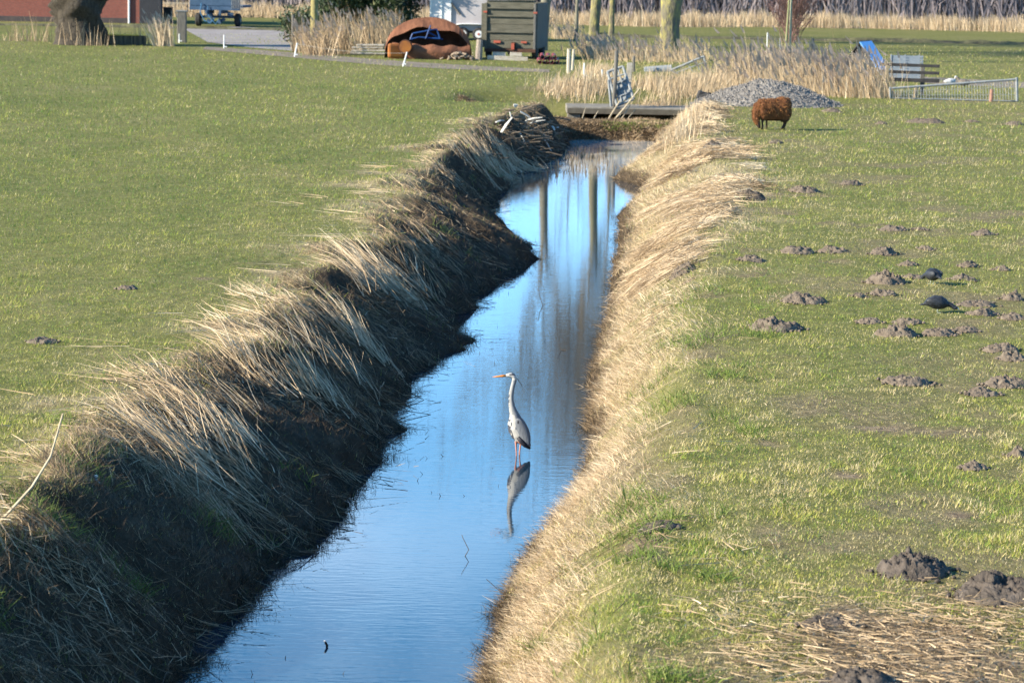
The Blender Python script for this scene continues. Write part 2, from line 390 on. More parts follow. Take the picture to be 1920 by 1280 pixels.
# ---- short meadow grass
NG = 1300000
py = 60+(1400-60)*rng.random(NG)**.95; px = np.where(rng.random(NG) < .80, rng.uniform(-300, 2220, NG), rng.uniform(-1500, 3400, NG))
gx, gy = PXN(px, py, 1.1); keep = (gy < 150)
gx, gy = gx[keep], gy[keep]
xl,xr,cl,c_ = edges(gy); tl = (gx-xl)/(cl-xl); tr = (gx-xr)/(c_-xr)
dr = dry(gx,gy); di = dirt(gx,gy)*(gy<96); nn = fbm(gx*1.1,gy*.8,91,4)
keep = ~((gx > xl) & (gx < xr) & (gy < 87)) & ~((gx <= xl) & (tl < .8) & (rng.random(len(gx)) < .9)) & ~((gx >= xr) & (tr < .05)) & (rng.random(len(gx)) > di*.85)
keep &= ~((gy > 85) & (gy < 93) & (gx > cl) & (gx < c_+1.5))
gx,gy,tl,tr,dr,di,nn = [a[keep] for a in (gx,gy,tl,tr,dr,di,nn)]; n = len(gx)
gz = terr(gx,gy)
pixm = gy/2844.0
tuft = sst(.5,.75, fbm(gx*2.6,gy*2.0,95,3))
hgt = (.012+.030*rng.random(n)+.055*tuft*rng.random(n))*(1+.5*dr)*np.clip(gy/32,1,2.6)*(1-.4*di)
yaw = rng.uniform(0,2*math.pi,n); lean = rng.uniform(.3,1.35,n)
dv = np.stack([np.cos(yaw)*np.sin(lean), np.sin(yaw)*np.sin(lean), np.cos(lean)],-1)
sv = np.stack([-np.sin(yaw+rng.normal(0,.6,n)), np.cos(yaw), np.zeros(n)],-1)
wd = np.maximum(.006, .42*pixm)*rng.uniform(.6,1.4,n)
P0 = np.stack([gx,gy,gz-.006],-1)
V = np.stack([P0-sv*wd[:,None]*.5, P0+sv*wd[:,None]*.5, P0+dv*hgt[:,None]],1).reshape(-1,3)
# colour: 0 blue-green .. .5 yellow-green .. 1 straw
tone = .42+.8*(nn-.5)+.19*rng.normal(size=n)+.05*(gx > 0)*(gy<60)+.55*(fbm(gx*.3,gy*.15,99,3)-.5)+.55*(fbm(gx*4.5,gy*3.2,97,3)-.5)
tone = np.where(rng.random(n) < .06+.07*(gx>0)+.50*dr+.6*di+.5*(fbm(gx*2.2,gy*1.3,98,3)>.6)*(gx>0), .72+.26*rng.random(n), tone); tone = tone-(.02+.13*(gx<0))*sst(26,60,gy)*(tone<.75)
grm = ramp_attr('meadow grass blade', 'tone', [(0,(.055,.125,.028)),(.25,(.185,.275,.05)),(.5,(.42,.42,.07)),(.68,(.47,.41,.13)),(.85,(.56,.44,.22)),(1,(.72,.60,.38))], .7, transl=.25)
gr = link('grass', np_mesh('grass', V, np.arange(3*n).reshape(-1,3), grm, {'tone':np.repeat(np.clip(tone,0,1),3)}))
tag(gr, 'short green pasture grass with dry yellow patches beside the ditch', 'grass', kind='stuff')

# ---- laid reed clumps
strawm = ramp_attr('dry reed straw', 'tone', [(0,(.06,.040,.024)),(.3,(.155,.105,.060)),(.6,(.42,.30,.175)),(.85,(.64,.48,.30)),(1,(.76,.62,.42))], .6, transl=.12)
def laid(name, clumps, label, segs=4, cat='reeds'):
    """clumps: list of (x,y,ux,uy, n, spread, len0,len1, layer, lift, width, tone, radx, rady)"""
    Ps=[];Ds=[];Ls=[];Ws=[];Bs=[];Ts=[];La=[];Li=[]
    for (x,y,ux,uy,k,sp,l0,l1,layer,lift,wd,tn,rx,ry) in clumps:
        k = int(k); a = math.atan2(uy,ux)+rng.normal(0,sp,k)
        Ps.append(np.stack([x+rng.normal(0,rx,k), y+rng.normal(0,ry,k), np.zeros(k)],-1))
        Ds.append(np.stack([np.cos(a),np.sin(a),np.zeros(k)],-1)); Ls.append(rng.uniform(l0,l1,k)*rng.choice([1,1,.6,.35],k))
        Ws.append(wd*rng.uniform(.6,1.5,k)); cv = rng.normal(0,.045,k)*l1; Bs.append(np.stack([-np.sin(a)*cv, np.cos(a)*cv, np.zeros(k)],-1))
        Ts.append(np.clip(tn+rng.normal(0,.15,k),0,1)); la = layer*rng.random(k); La.append(la); Li.append(lift*rng.random(k)*(0.3+la/(layer+1e-6)))
    P=np.concatenate(Ps);D=np.concatenate(Ds);Lg=np.concatenate(Ls);Wd=np.concatenate(Ws);B=np.concatenate(Bs);T=np.concatenate(Ts);La=np.concatenate(La);Li=np.concatenate(Li)
    def hug(pts, ts):
        sh = pts.shape; z = terr(pts[...,0].ravel(), pts[...,1].ravel(), False).reshape(sh[:2])
        z = np.maximum(z, .0)
        # a stalk is stiff: blend the ground profile with the straight chord
        ch = z[:,:1]+(z[:,-1:]-z[:,:1])*ts[None]; z = np.maximum(z*.35+ch*.65, z-.01)
        pts = pts.copy(); pts[...,2] = z+La[:,None]*(1-.35*ts[None])+.02+Li[:,None]*ts[None]
        return pts
    V,F,A = ribbons(P,D,Lg,Wd,B,segs,T,hug)
    o = link(name, np_mesh(name, V, F, strawm, {'tone':A})); return tag(o, label, cat, kind='stuff')
def yrand(n, a, b):       # denser near the camera, roughly even on screen
    u = rng.random(n); return 1/(1/a-(1/a-1/b)*u)
cl_ = []
Y = yrand(520, 16.5, 84)
XL,XR,CL,CR = edges(Y)
for i in range(len(Y)):
    y = Y[i]; u = rng.random()**.9*.82; x = XL[i]+(CL[i]-XL[i])*u
    big = float(sst(.38,.62, fbm(np.array([y*.8+u*1.2]), np.array([u*2.2]), 6, 3))[0])
    if rng.random() > (.12+.88*big)*(.08+.92*sst(21,25,np.array([y]))[0])*(1-.45*sst(44,50,np.array([y]))[0]): continue
    uy = rng.normal(.8,.85); lw = max(.0065, y/2844*.5)
    ton = (.33+.28*u)*(.7+.4*sst(20,25,np.array([y]))[0])+rng.normal(0,.14)  # stems darker low down (wet) and near the camera, bank shade put into colour
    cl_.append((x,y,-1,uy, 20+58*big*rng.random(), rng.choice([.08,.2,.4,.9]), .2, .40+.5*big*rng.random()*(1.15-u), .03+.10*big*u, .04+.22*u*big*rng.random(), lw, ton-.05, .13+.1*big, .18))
for i in range(1150):     # short loose stems at every angle
    y = yrand(1,16.5,84)[0]; e = edges(np.array([y])); u = rng.uniform(.10,1.05); a = rng.uniform(0,6.28)
    cl_.append((e[0][0]+(e[2][0]-e[0][0])*u, y, math.cos(a), math.sin(a), 15, .9, .08, .42, .07, .12*rng.random(), max(.006,y/2844*.45), .24+.32*u+.2*rng.random(), .25, .3))  # tone falls towards the water, shade of the bank put into it
# heavy pale combed bundles on the crest
for (a,b,s) in [(230,740,1.2),(330,650,1.2),(300,850,.8),(170,700,1),(420,640,1.1),(480,600,1.2),(560,560,1.2),(610,520,1.1),(560,470,1.1),(640,470,1.3),(690,520,.8),(700,450,.9),(470,680,1),(380,740,1),(290,760,1.1),(350,590,.9),(840,262,1.2),(875,262,1.4),(910,262,1.3),(930,280,1.0),(860,285,1),(20,850,.7),(130,880,.6),(270,900,.6),(440,560,.8),(520,520,.8),(760,440,.5),(250,800,1.0),(180,770,1.)]:
    q = GP(a,b)
    for j in range(3):
        if rng.random() < .3: continue
        lw = max(.007, q.y/2844*.6)
        cl_.append((q.x+.72*s+rng.normal(0,.2), q.y-.35+rng.normal(0,.3), -1, rng.uniform(.3,1.3), 50*s, rng.uniform(.15,.6), .3*s, .85*s, .10*s, .22*s, lw, .76+rng.normal(0,.08), .17, .18))
# thin stray stalks lying on the grass left of the crest
for k in range(28):
    y = yrand(1, 19, 60)[0]; X = edges(np.array([y]))
    cl_.append((X[2][0]-rng.uniform(-.5,1.3), y, -1, rng.uniform(-.6,.9), rng.integers(3,12), .3, .3, 1.1, .05, .05, max(.006,y/2844*.5), .75, .12, .12))
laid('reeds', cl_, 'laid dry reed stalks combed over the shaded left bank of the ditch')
cr_ = []
Y = yrand(560, 33, 86); XL,XR,CL,CR = edges(Y)
for i in range(len(Y)):
    y = Y[i]; k = sst(36,46,np.array([y]))[0]; u = .12+rng.random()*(.45+.55*sst(44,54,np.array([y]))[0]); x = XR[i]+.22+(CR[i]-XR[i])*u
    if fbm(np.array([x*.9]),np.array([y*.5]),225,3)[0] < .45: continue
    a = rng.normal(math.pi+.45,.85)
    if k < .5 and (u > .4 or rng.random() < .65): continue
    cr_.append((x+.1,y,math.cos(a),math.sin(a), 18+120*k, rng.choice([.15,.35,.7,1.1]), .2, .40+.40*k*rng.random(), .03+.09*k, .03+.15*k*rng.random(), max(.006,y/2844*.42), .70+rng.normal(0,.16), .16, .3))
for k in range(26):
    y = yrand(1, 19, 55)[0]; X = edges(np.array([y]))
    cr_.append((X[1][0]+(X[3][0]-X[1][0])*rng.uniform(.1,1.5), y, rng.normal(), rng.normal()*.5, rng.integers(3,12), .7, .1, .4, .04, .05, max(.006,y/2844*.45), .75, .15, .15))
q = GP(1200,1005)
for k in range(6): cr_.append((q.x+rng.normal(0,.25), q.y+rng.normal(0,.25), rng.normal(), rng.normal(), 26, .8, .08, .35, .05, .05, .006, .5, .2, .16))
for a,b in [(1700,1180),(1560,1230),(1820,1230),(1660,1250),(1900,1180),(1500,1180),(1400,1260),(1780,1150),(1620,1200)]:
    q = GP(a,b)
    for k in range(7): cr_.append((q.x+rng.normal(0,.3), q.y+rng.normal(0,.4), rng.normal(), rng.normal()*.6, 70, .9, .05, .26, .03, .03, .006, .58, .25, .25))
laid('straw', cr_, 'matted pale straw covering the sunlit right bank of the ditch', cat='straw')

# ---- fine dry grass on the right bank, dark tangle on both waterlines, bank litter
def scatter(name, N0, ya, yb, fn, material, label, cat, segs=2):
    y = yrand(N0, ya, yb); o = fn(y, rng.random(N0)); x, keep, hg, wd, ln, tone, aim = o
    x,y,hg,wd,ln,tone,aim = [q[keep] for q in (x,y,hg,wd,ln,tone,aim)]; n = len(x)
    yaw = aim+rng.normal(0,1.0,n); D = np.stack([np.cos(yaw)*np.sin(ln), np.sin(yaw)*np.sin(ln), np.cos(ln)],-1)
    B = np.stack([np.cos(yaw),np.sin(yaw),-np.full(n,.7)],-1)*(hg*rng.uniform(0,.5,n))[:,None]
    P = np.stack([x,y,np.maximum(terr(x,y),-.06)-.01],-1)
    V,F,A = ribbons(P,D,hg,wd,B,segs,np.clip(tone,0,1))
    return tag(link(name, np_mesh(name,V,F,material,{'tone':A})), label, cat, kind='stuff')
def f_right(y,u):
    xl,xr,cl,c = edges(y); t = u**1.1*1.7; x = xr+(c-xr)*t; nn = fbm(x*1.4,y*1.,123,3); n=len(y)
    keep = (rng.random(n) < np.clip(np.exp(-(t/(.50+.35*sst(38,48,y)))**1.6)+.9*(fbm(x*1.1,y*.7,127,3)-.5),0,1)*(.3+1.1*nn)) ; hg = (.05+.13*rng.random(n))*(.5+1.*nn)*np.clip(1.1-.45*t,.4,1)
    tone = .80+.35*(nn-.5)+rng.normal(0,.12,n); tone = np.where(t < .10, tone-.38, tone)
    return x,keep,hg,np.maximum(.0045,y/2844*.42)*rng.uniform(.6,1.3,n),rng.uniform(.2,1.35,n),tone,np.full(n,math.pi)
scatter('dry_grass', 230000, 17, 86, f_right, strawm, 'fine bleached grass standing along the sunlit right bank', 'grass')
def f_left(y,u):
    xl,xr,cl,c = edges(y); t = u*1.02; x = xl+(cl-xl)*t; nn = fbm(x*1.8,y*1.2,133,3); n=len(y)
    keep = rng.random(n) < .35+nn; hg = (.04+.13*rng.random(n))*(.5+nn); tone = .12+.35*(nn-.5)+.30*t*t*sst(19,26,y)+rng.normal(0,.10,n)  # litter tone lower near water and camera, the bank's shade worked into colour
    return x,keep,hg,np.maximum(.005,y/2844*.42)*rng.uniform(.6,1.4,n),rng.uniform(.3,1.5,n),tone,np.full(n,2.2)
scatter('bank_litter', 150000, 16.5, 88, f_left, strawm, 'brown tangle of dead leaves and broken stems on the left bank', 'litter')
greenm = ramp_attr('bank green blade', 'tone', [(0,(.05,.09,.02)),(.5,(.15,.21,.04)),(1,(.30,.33,.08))], .6, transl=.25)
def f_gr(y,u):
    n=len(y); xl,xr,cl,c = edges(y); side = rng.random(n) < .5
    t = u*1.4; x = np.where(side, xl+(cl-xl)*(.15+t*.8), xr+(c-xr)*(.25+t)); nn = fbm(x*1.9,y*1.3,143,3)
    keep = (nn > .68)&(rng.random(n)<.5); hg = (.08+.13*rng.random(n)); tone = .5+rng.normal(0,.2,n)
    return x,keep,hg,np.maximum(.006,y/2844*.42)*rng.uniform(.6,1.4,n),rng.uniform(.1,1.0,n),tone,rng.uniform(0,6,n)
scatter('grass_tufts', 160000, 17, 86, f_gr, greenm, 'fresh green grass tufts growing through the dead reeds', 'grass')
darkm = ramp_attr('wet stem', 'tone', [(0,(.015,.012,.008)),(.5,(.05,.038,.022)),(1,(.16,.11,.06))], .6)
def f_edge(y,u):
    n=len(y); xl,xr,cl,c = edges(y); side = rng.random(n) < .6; nn = fbm(y*2.5,side*7.,153,3)
    x = np.where(side, xl+rng.normal(.02,.09,n)+.18*(nn-.5), xr-rng.normal(.0,.06,n)); keep = rng.random(n) < sst(.22,.5,nn)
    return x,keep,.04+.13*rng.random(n),np.maximum(.005,y/2844*.4)*rng.uniform(.6,1.2,n),rng.uniform(0,.9,n),.4+rng.normal(0,.25,n),rng.uniform(0,6,n)
scatter('waterline_stems', 38000, 17, 86, f_edge, darkm, 'short dark wet stems fringing the waterline', 'stems')
def f_stub(y,u):
    n=len(y); xl,xr,cl,c = edges(y); nn = fbm(y*1.5,y*0+5,163,3); x = xl+np.abs(rng.normal(.1,.75,n))*(nn+.3)
    keep = (x < xr-.3) & (rng.random(n) < sst(.35,.6,nn))
    return x,keep,.04+.10*rng.random(n)**2,np.full(n,.013),np.abs(rng.normal(0,.22,n)),.12+rng.normal(0,.1,n),rng.uniform(0,6,n)
scatter('reed_stubble', 900, 17, 60, f_stub, darkm, 'scattered dark reed stubble poking out of the water by the left bank', 'stubble')
def f_cross(y,u):
    n=len(y); x = -1.8+8.2*u; nn = fbm(x*1.5,y*1.5,233,3); keep = (y > 85.4) & (y < 89.6)
    hg = .05+.22*rng.random(n)*nn; tone = np.where((x > 3.2)&(nn>.5), .5, .30)+rng.normal(0,.15,n)
    return x,keep,hg,np.full(n,.022),rng.uniform(.2,1.5,n),tone,rng.uniform(0,6,n)
scatter('crossing_litter', 60000, 85.4, 89.6, f_cross, strawm, 'dead stems and roots hanging over the earth bank under the slab bridge', 'litter')
def f_moss(y,u):
    n=len(y); x = 2.6+3.0*u; nn = fbm(x*1.2,y*1.2,243,3); keep = nn > .47
    return x,keep,.04+.09*rng.random(n),np.full(n,.02),rng.uniform(.2,1.2,n),.6+rng.normal(0,.2,n),rng.uniform(0,6,n)
scatter('moss', 9000, 86.3, 88.6, f_moss, greenm, 'bright green moss and grass on the earth bank right under the slab', 'moss')
# far stubble in the water below the bridge: short yellow-brown cut stalks
n=150; sx = rng.normal(0,1,n); P=[]
for k in range(n):
    a,b_ = random.choice([(1060,300),(1085,318),(1110,300),(1045,322),(1000,330),(1120,296),(1090,290),(1130,318)]); q = PX(a+rng.normal(0,14), b_+rng.normal(0,5), 0); P.append((q.x,q.y,-.05))
P=np.array(P); D=np.stack([rng.normal(0,.12,n),rng.normal(0,.12,n),np.ones(n)],-1)
V,F,A = ribbons(P,D,rng.uniform(.08,.30,n),np.full(n,.028),np.zeros((n,3)),2,np.clip(rng.normal(.55,.2,n),0,1), roll=np.tile([[1.,.2,0]],(n,1)))
tag(link('cut_reeds', np_mesh('cut_reeds',V,F,strawm,{'tone':A})), 'short cut reed stalks standing in the water at the far end', 'reeds', kind='stuff')

# ---- standing reed beds
plume = mat('reed plume', (.52,.38,.28), (.38,.27,.19), 9, .9)
def reedbed(name, spots, label, n, h0, h1, tone=.7, lean=-.15, plumes=True, kind='stuff', pw=.5):
    """spots: (x,y,rx,ry,weight)"""
    w = np.array([s[4] for s in spots],float); w/=w.sum(); idx = rng.choice(len(spots), n, p=w); S = np.array([s[:4] for s in spots])[idx]
    x = S[:,0]+rng.normal(0,1,n)*S[:,2]*.6; y = S[:,1]+rng.normal(0,1,n)*S[:,3]*.6
    hmod = (.45+.8*fbm(x*1.5,y*.7,173,3))*np.where(rng.random(n)<.03,1.35,1); z = terr(x,y,False)
    ln = rng.normal(lean,.17,n); D = np.stack([ln, rng.normal(0,.12,n), np.ones(n)],-1); L_ = rng.uniform(h0,h1,n)*hmod
    D /= np.linalg.norm(D,axis=1,keepdims=True); B = np.stack([ln*.6*L_*.5, np.zeros(n), -np.abs(ln)*.1],-1)
    yw = y/2844; roll = np.stack([np.ones(n),rng.normal(0,.5,n),np.zeros(n)],-1)
    V,F,A = ribbons(np.stack([x,y,z-.02],-1),D,L_,np.maximum(.012,yw*pw)*rng.uniform(.6,1.4,n),B,3,np.clip(tone+rng.normal(0,.14,n),0,1),roll=roll)
    o = tag(link(name, np_mesh(name,V,F,strawm,{'tone':A})), label, 'reeds', kind=kind)
    if plumes:
        k = rng.random(n) < .16; Pt = np.stack([x,y,z-.02],-1)+D*L_[:,None]+B; Pt = Pt[k]; m_ = len(Pt)
        D2 = np.stack([rng.normal(lean*2.4,.2,m_), rng.normal(0,.1,m_), np.full(m_,.8)],-1)
        V,F,A = ribbons(Pt-D2*.12,D2,rng.uniform(.22,.38,m_),rng.uniform(.06,.11,m_),np.zeros((m_,3)),2,np.zeros(m_),roll=np.tile([[1.,.3,0]],(m_,1)))
        link('plume', np_mesh('plume',V,F,plume), o)['kind'] = 'stuff'
    return o
def sp(px, py, rxp, ry, w=1):
    p = PX(px, py, 1.1); return (p.x, p.y, rxp/SCL(p), ry, w)
reedbed('reed_bed', [sp(1560,178,70,1.5,2.5),sp(1620,182,40,1,1.5),sp(1450,158,80,2.5,1.6),sp(1500,155,60,3,1.6),sp(1410,165,60,2,1)], 'tall golden reed bed behind the gravel heap', 7500, .4, 1.6, .72, pw=.33)
reedbed('reed_bed', [sp(1340,168,70,2,1.8),sp(1290,165,50,2,1),sp(1380,160,60,2.5,1)], 'lower bent golden reeds left of and behind the gravel heap', 3200, .25, .85, .72, lean=.08, plumes=False, pw=.33)
reedbed('reed_bed', [sp(1250,115,50,2,1.2),sp(1180,112,50,3,1),sp(1300,110,40,2,.7),sp(1135,110,30,3,1.2),sp(1110,105,30,2,.8),sp(1060,72,30,3,.6)], 'pale reeds round the foot of the thick mossy willow', 3000, .3, 1.1, .72, pw=.33)
reedbed('reed_bed', [sp(1090,168,50,1,1.6),sp(1050,168,40,1,1),sp(1140,164,35,1.2,1),sp(1120,140,30,2,1)], 'low tangled reeds left of the leaning metal gate', 1700, .3, .75, .72, lean=.1, plumes=False)
reedbed('reed_bed', [sp(1235,176,40,.7,1.4),sp(1280,172,50,.8,1.2),sp(1215,165,30,1.2,1)], 'rough straw coloured reeds between metal gate and gravel heap', 1500, .25, .8, .70, lean=.1, plumes=False)
reedbed('reed_bed', [sp(600,103,28,1.2,2),sp(640,100,25,1.2,1.6),sp(690,92,30,1.2,1.4),sp(740,88,20,1.5,1),sp(570,98,14,1,1),sp(720,80,30,1.5,1)], 'brown reeds with feathery tops in front of the evergreen bush', 1500, .9, 1.9, .55, lean=-.12)
reedbed('reed_bed', [sp(316,87,7,.3,1.4),sp(300,87,8,.3,.8)], 'pale tuft of tall reeds beside the grey gate post', 220, 1.0, 2.0, .85, lean=-.16)
reedbed('reed_bed', [sp(60,78,60,.6,1),sp(250,84,50,.4,.8),sp(160,86,40,.4,.6)], 'sparse dry stems along the field edge by the big willow', 240, .3, 1.3, .6, lean=.02, plumes=False)
reedbed('reed_bed', [sp(1270,262-10,30,1.2,1),sp(1290,235,24,1.2,1.),sp(1300,215,20,1,.5)], 'loose straw tuft on the bank corner below the bridge', 600, .25, .7, .78, lean=.05, plumes=False)
# far belt of reeds and the winter wood behind it
spots = []
for k in range(70):
    X = -75+k*2.25+rng.normal(0,.4); spots.append((X, 186-2*math.sin(k*.4)+rng.normal(0,.7)-X*.03, 1.6, 1.0, 1+.8*rng.random()))
reedbed('reed_belt', spots, 'long pale belt of reeds along the far edge of the fields', 55000, .65, 1.2, .76, lean=-.06, plumes=False, pw=.35)
woodm = ramp_attr('winter twigs', 'tone', [(0,(.13,.115,.13)),(.5,(.24,.20,.205)),(1,(.38,.31,.29))], .9)
n=110000; x = rng.uniform(-90,95,n); y = 200+rng.uniform(0,14,n); L_ = rng.uniform(2,9,n)*(.6+.6*fbm(x*.12,y*.1,181,3))
D = np.stack([rng.normal(0,.22,n),rng.normal(0,.1,n),np.ones(n)],-1); z0 = 1.0+rng.random(n)**2*6
V,F,A = ribbons(np.stack([x,y,z0],-1),D,L_*.6,rng.uniform(.03,.13,n),rng.normal(0,.4,(n,3)),2,np.clip(.45+.8*(fbm(x*.15,y*0,191,3)-.5)+rng.normal(0,.16,n),0,1),roll=np.stack([np.ones(n),rng.normal(0,.3,n),np.zeros(n)],-1))
tag(link('wood', np_mesh('wood',V,F,woodm,{'tone':A})), 'dusky bare winter wood on the horizon behind the reeds', 'wood', kind='stuff')
# dark far ditch across the fields
fd = mat('ditch peat', (.05,.045,.03), (.14,.13,.06), 2, .95, bump=.05)
V=[];F=[]; nn_=500; X=np.linspace(-60,70,nn_)
for i,xx in enumerate(X):
    yy = 158-xx*.06; h = .05+.22*float(fbm(np.array([xx*.8]),np.array([1.]),203,4)[0]); b = len(V); V += [(xx,yy-.7,1.105),(xx,yy-.25,1.1+h),(xx,yy+.5,1.1+h*.8),(xx,yy+1.4,1.105)]
    if i: F += [(b-4+k,b+k,b+1+k,b-3+k) for k in range(3)]
tag(link('ditch_bank', np_mesh('ditch_bank',np.array(V),np.array(F),fd)), kind='structure')
# ================================================================== OBJECTS
def set_attr(me, name, fn):
    n = len(me.vertices); co = np.empty(n*3, np.float32); me.vertices.foreach_get('co', co)
    at = me.attributes.new(name, 'FLOAT', 'POINT'); at.data.foreach_set('value', np.clip(fn(co.reshape(-1,3)),0,1).astype(np.float32))
# ---------------- heron (origin at the water, metres; faces -X)
hm = ramp_attr('heron plumage', 'zone', [(0,(.42,.40,.36)),(.25,(.21,.215,.22)),(.45,(.15,.16,.18)),(.62,(.02,.02,.03)),(.8,(.45,.22,.17)),(1,(.5,.16,.05))], .7)
hp = PX(972, 853, 0)
heron = empty('heron', hp, 0, 'grey heron with orange bill standing upright in the shallow ditch water', 'heron')
b = MB()
b.tube([(-.175,0,.885),(-.13,0,.893),(-.10,0,.898),(-.07,0,.887),(-.055,0,.86),(-.062,0,.82),(-.078,0,.76),(-.092,0,.68),(-.092,0,.62),(-.082,0,.55),(-.065,0,.49),(-.045,0,.43),(-.02,0,.36)],
       [(.010,.010),(.026,.022),(.033,.026),(.034,.028),(.031,.028),(.027,.027),(.026,.026),(.026,.028),(.027,.030),(.032,.036),(.044,.046),(.062,.060),(.075,.075)], 16)
b.tube([(-.065,-.0,.44),(-.045,0,.38),(-.02,0,.31),(.015,0,.24),(.05,0,.18),(.09,0,.13),(.128,0,.10)], [(.03,.045),(.065,.085),(.088,.105),(.090,.100),(.075,.075),(.045,.045),(.014,.02)], 20)
b.ell((-.065,0,.31),(.055,.06,.10),Matrix.Rotation(R(-12),3,'Y'))
for (x0,yy,x1) in ((-.035,-.03,-.022),(.028,.03,.012)):
    b.tube([(x0,yy,.24),(x0+.004,yy,.17),((x0+x1)/2,yy,.10),(x1,yy,.03),(x1,yy,-.12)], [.028,.017,.0095,.0085,.008], 10)
me = remesh(b, 'heron_body', hm, .0065, 3)
def zone(c):
    x,y,z = c.T; r = np.full(len(x), .10)
    n = fbm(x*60, z*25, 301, 3)
    head = z > .845; r = np.where(head, .0, r)
    r = np.where(head & (z > .898-.15*(x+.07)*0) & (x > -.115) , .60, r)                 # black eye stripe to nape
    r = np.where(head & (z > .912) & (x < -.085), .05, r)
    neck = (z > .46) & (z <= .845); r = np.where(neck, .12+.14*(x > -.08)+.10*(n-.5), r)
    r = np.where(neck & (z < .72) & (np.abs(y) < .02) & (x < -.085) & (fbm(z*60, y*80, 303, 2) > .5), .60, r)
    body = (z <= .46) & (z > .0); fr = x+ (z-.3)*.35
    r = np.where(body, np.where(fr < .005, .03+.1*(n-.4), .38), r)
    r = np.where(body & (fr < -.02) & (z > .30) & (z<.40) & (n > .60), .58, r)
    r = np.where(body & (z < .30) & (fr < -.085) & (n > .45), .58, r)
    leg = (z < .185) & (x < .07); r = np.where(leg & (z < .165), .82, r)
    r = np.where((z < .185) & (z > .12) & (x > .045), .45, r)
    return r
set_attr(me, 'zone', zone); link('body', me, heron)
billm = mat('heron bill', (.58,.17,.012), (.62,.22,.02), 30, .35); blk = mat('black feather', (.012,.012,.016), (.03,.03,.04), 40, .6)
MB().tube([(-.30,0,.872),(-.25,0,.877),(-.20,0,.883),(-.155,0,.888)], [(.003,.003),(.011,.008),(.016,.012),(.020,.015)], 10).build('bill', billm, heron, True)
for s in (-1,1):
    e = MB().ell((-.125,s*.021,.897),(.0065,.004,.0065)).build('eye', mat('heron eye',(.6,.45,.05),(.6,.4,.04)), heron, True)
    MB().ell((-.127,s*.0245,.897),(.003,.002,.003)).build('pupil', blk, e, True)
wingm = mat('heron wing', (.10,.11,.125), (.17,.18,.195), 14, .7, stretch=(3,3,.5), bump=.004)
for s in (-1,1):
    w = MB().ell((.045,s*.078,.275),(.062,.028,.165),Matrix.Rotation(R(-24),3,'Y')@Matrix.Rotation(R(s*6),3,'Z'),20,16)
    wo_ = w.build('wing', wingm, heron, True)
    MB().tube([(-.01,s*.088,.215),(.03,s*.095,.17),(.075,s*.085,.125),(.128,s*.05,.085)],[(.012,.02),(.014,.026),(.016,.026),(.006,.012)],8).build('flight_feathers', blk, wo_, True)
    MB().ell((-.004,s*.085,.375),(.02,.014,.038),Matrix.Rotation(R(-10),3,'Y')).build('shoulder_patch', blk, wo_, True)
MB().tube([(-.085,-.012,.905),(-.05,-.008,.885),(-.01,0,.835),(.022,0,.785),(.04,0,.752)],[.006,.006,.004,.003,.001],6).build('crest_plume', blk, heron, True)

# ---------------- sheep (origin on the ground, head towards -X)
wool = mat('russet wool', (.20,.075,.025), (.10,.04,.018), 9, .95, stretch=(1.4,1.4,.35), bump=.03, c3=(.30,.13,.045))
sk = mat('dark sheep skin', (.03,.018,.012), (.06,.03,.02), 12, .8)
sp_ = GP(1447, 243)
sheep = empty('sheep', sp_, R(14), 'russet brown woolly sheep grazing with its head down beside the ditch', 'sheep'); sheep.scale = (1,1,1.13)
b = MB()
b.tube([(-.42,0,.45),(-.34,0,.47),(-.14,0,.455),(.10,0,.455),(.30,0,.48),(.42,0,.48),(.48,0,.47)],[(.13,.15),(.22,.235),(.25,.255),(.25,.26),(.27,.285),(.21,.25),(.08,.12)],20)
b.tube([(-.33,0,.50),(-.44,-.03,.38),(-.47,-.06,.26),(-.42,-.10,.14)],[.19,.13,.09,.06],14)
b.ell((.33,-.09,.38),(.15,.16,.22)); b.ell((.33,.09,.38),(.15,.16,.22)); b.ell((-.25,-.05,.38),(.16,.18,.18))
for (x,y) in ((-.29,-.10),(-.10,.11),(.26,-.10),(.38,.10)):
    hind = x > 0; k = .05 if hind else -.01
    b.tube([(x,y,.38),(x-k*.3,y,.27),(x+k,y,.19),(x+k*.3,y,.09),(x-.01,y,.02),(x-.02,y,-.01)],[.085,.05,.030,.026,.034,.036],10)
me = remesh(b, 'sheep_body', wool, .016, 4, disp=lambda c: (c[:,2] > .27)*(.05*(fbm(c[:,0]*9+c[:,1]*5, c[:,2]*8, 311, 3)-.5)+.012*(fbm(c[:,0]*50,c[:,2]*12+c[:,1]*30,315,2)-.5)))
me.materials.append(sk)
for p_ in me.polygons:
    if p_.center.z < .235 and p_.center.x > -.32: p_.material_index = 1
link('body', me, sheep)
co_ = np.empty(len(me.vertices)*3, np.float32); no_ = co_.copy(); me.vertices.foreach_get('co', co_); me.vertex_normals.foreach_get('vector', no_); co_ = co_.reshape(-1,3); no_ = no_.reshape(-1,3)
ok_ = np.where((co_[:,2] > .33) | (co_[:,0] < -.36))[0]; pk = rng.choice(ok_, 5500); m_ = len(pk)
D_ = no_[pk]*.75+rng.normal(0,.35,(m_,3))+np.array([.1,0,-.55]); D_ /= np.linalg.norm(D_,axis=1,keepdims=True)
flm = ramp_attr('fleece lock', 'tone', [(0,(.05,.02,.01)),(.5,(.21,.088,.028)),(1,(.42,.20,.07))], .9)
V_,F_,A_ = ribbons(co_[pk]-no_[pk]*.01, D_, rng.uniform(.02,.05,m_), rng.uniform(.010,.02,m_), np.zeros((m_,3)), 1, np.clip(.5+.25*rng.normal(size=m_)+.5*(fbm(co_[pk,0]*8,co_[pk,2]*6,317,3)-.5),0,1))
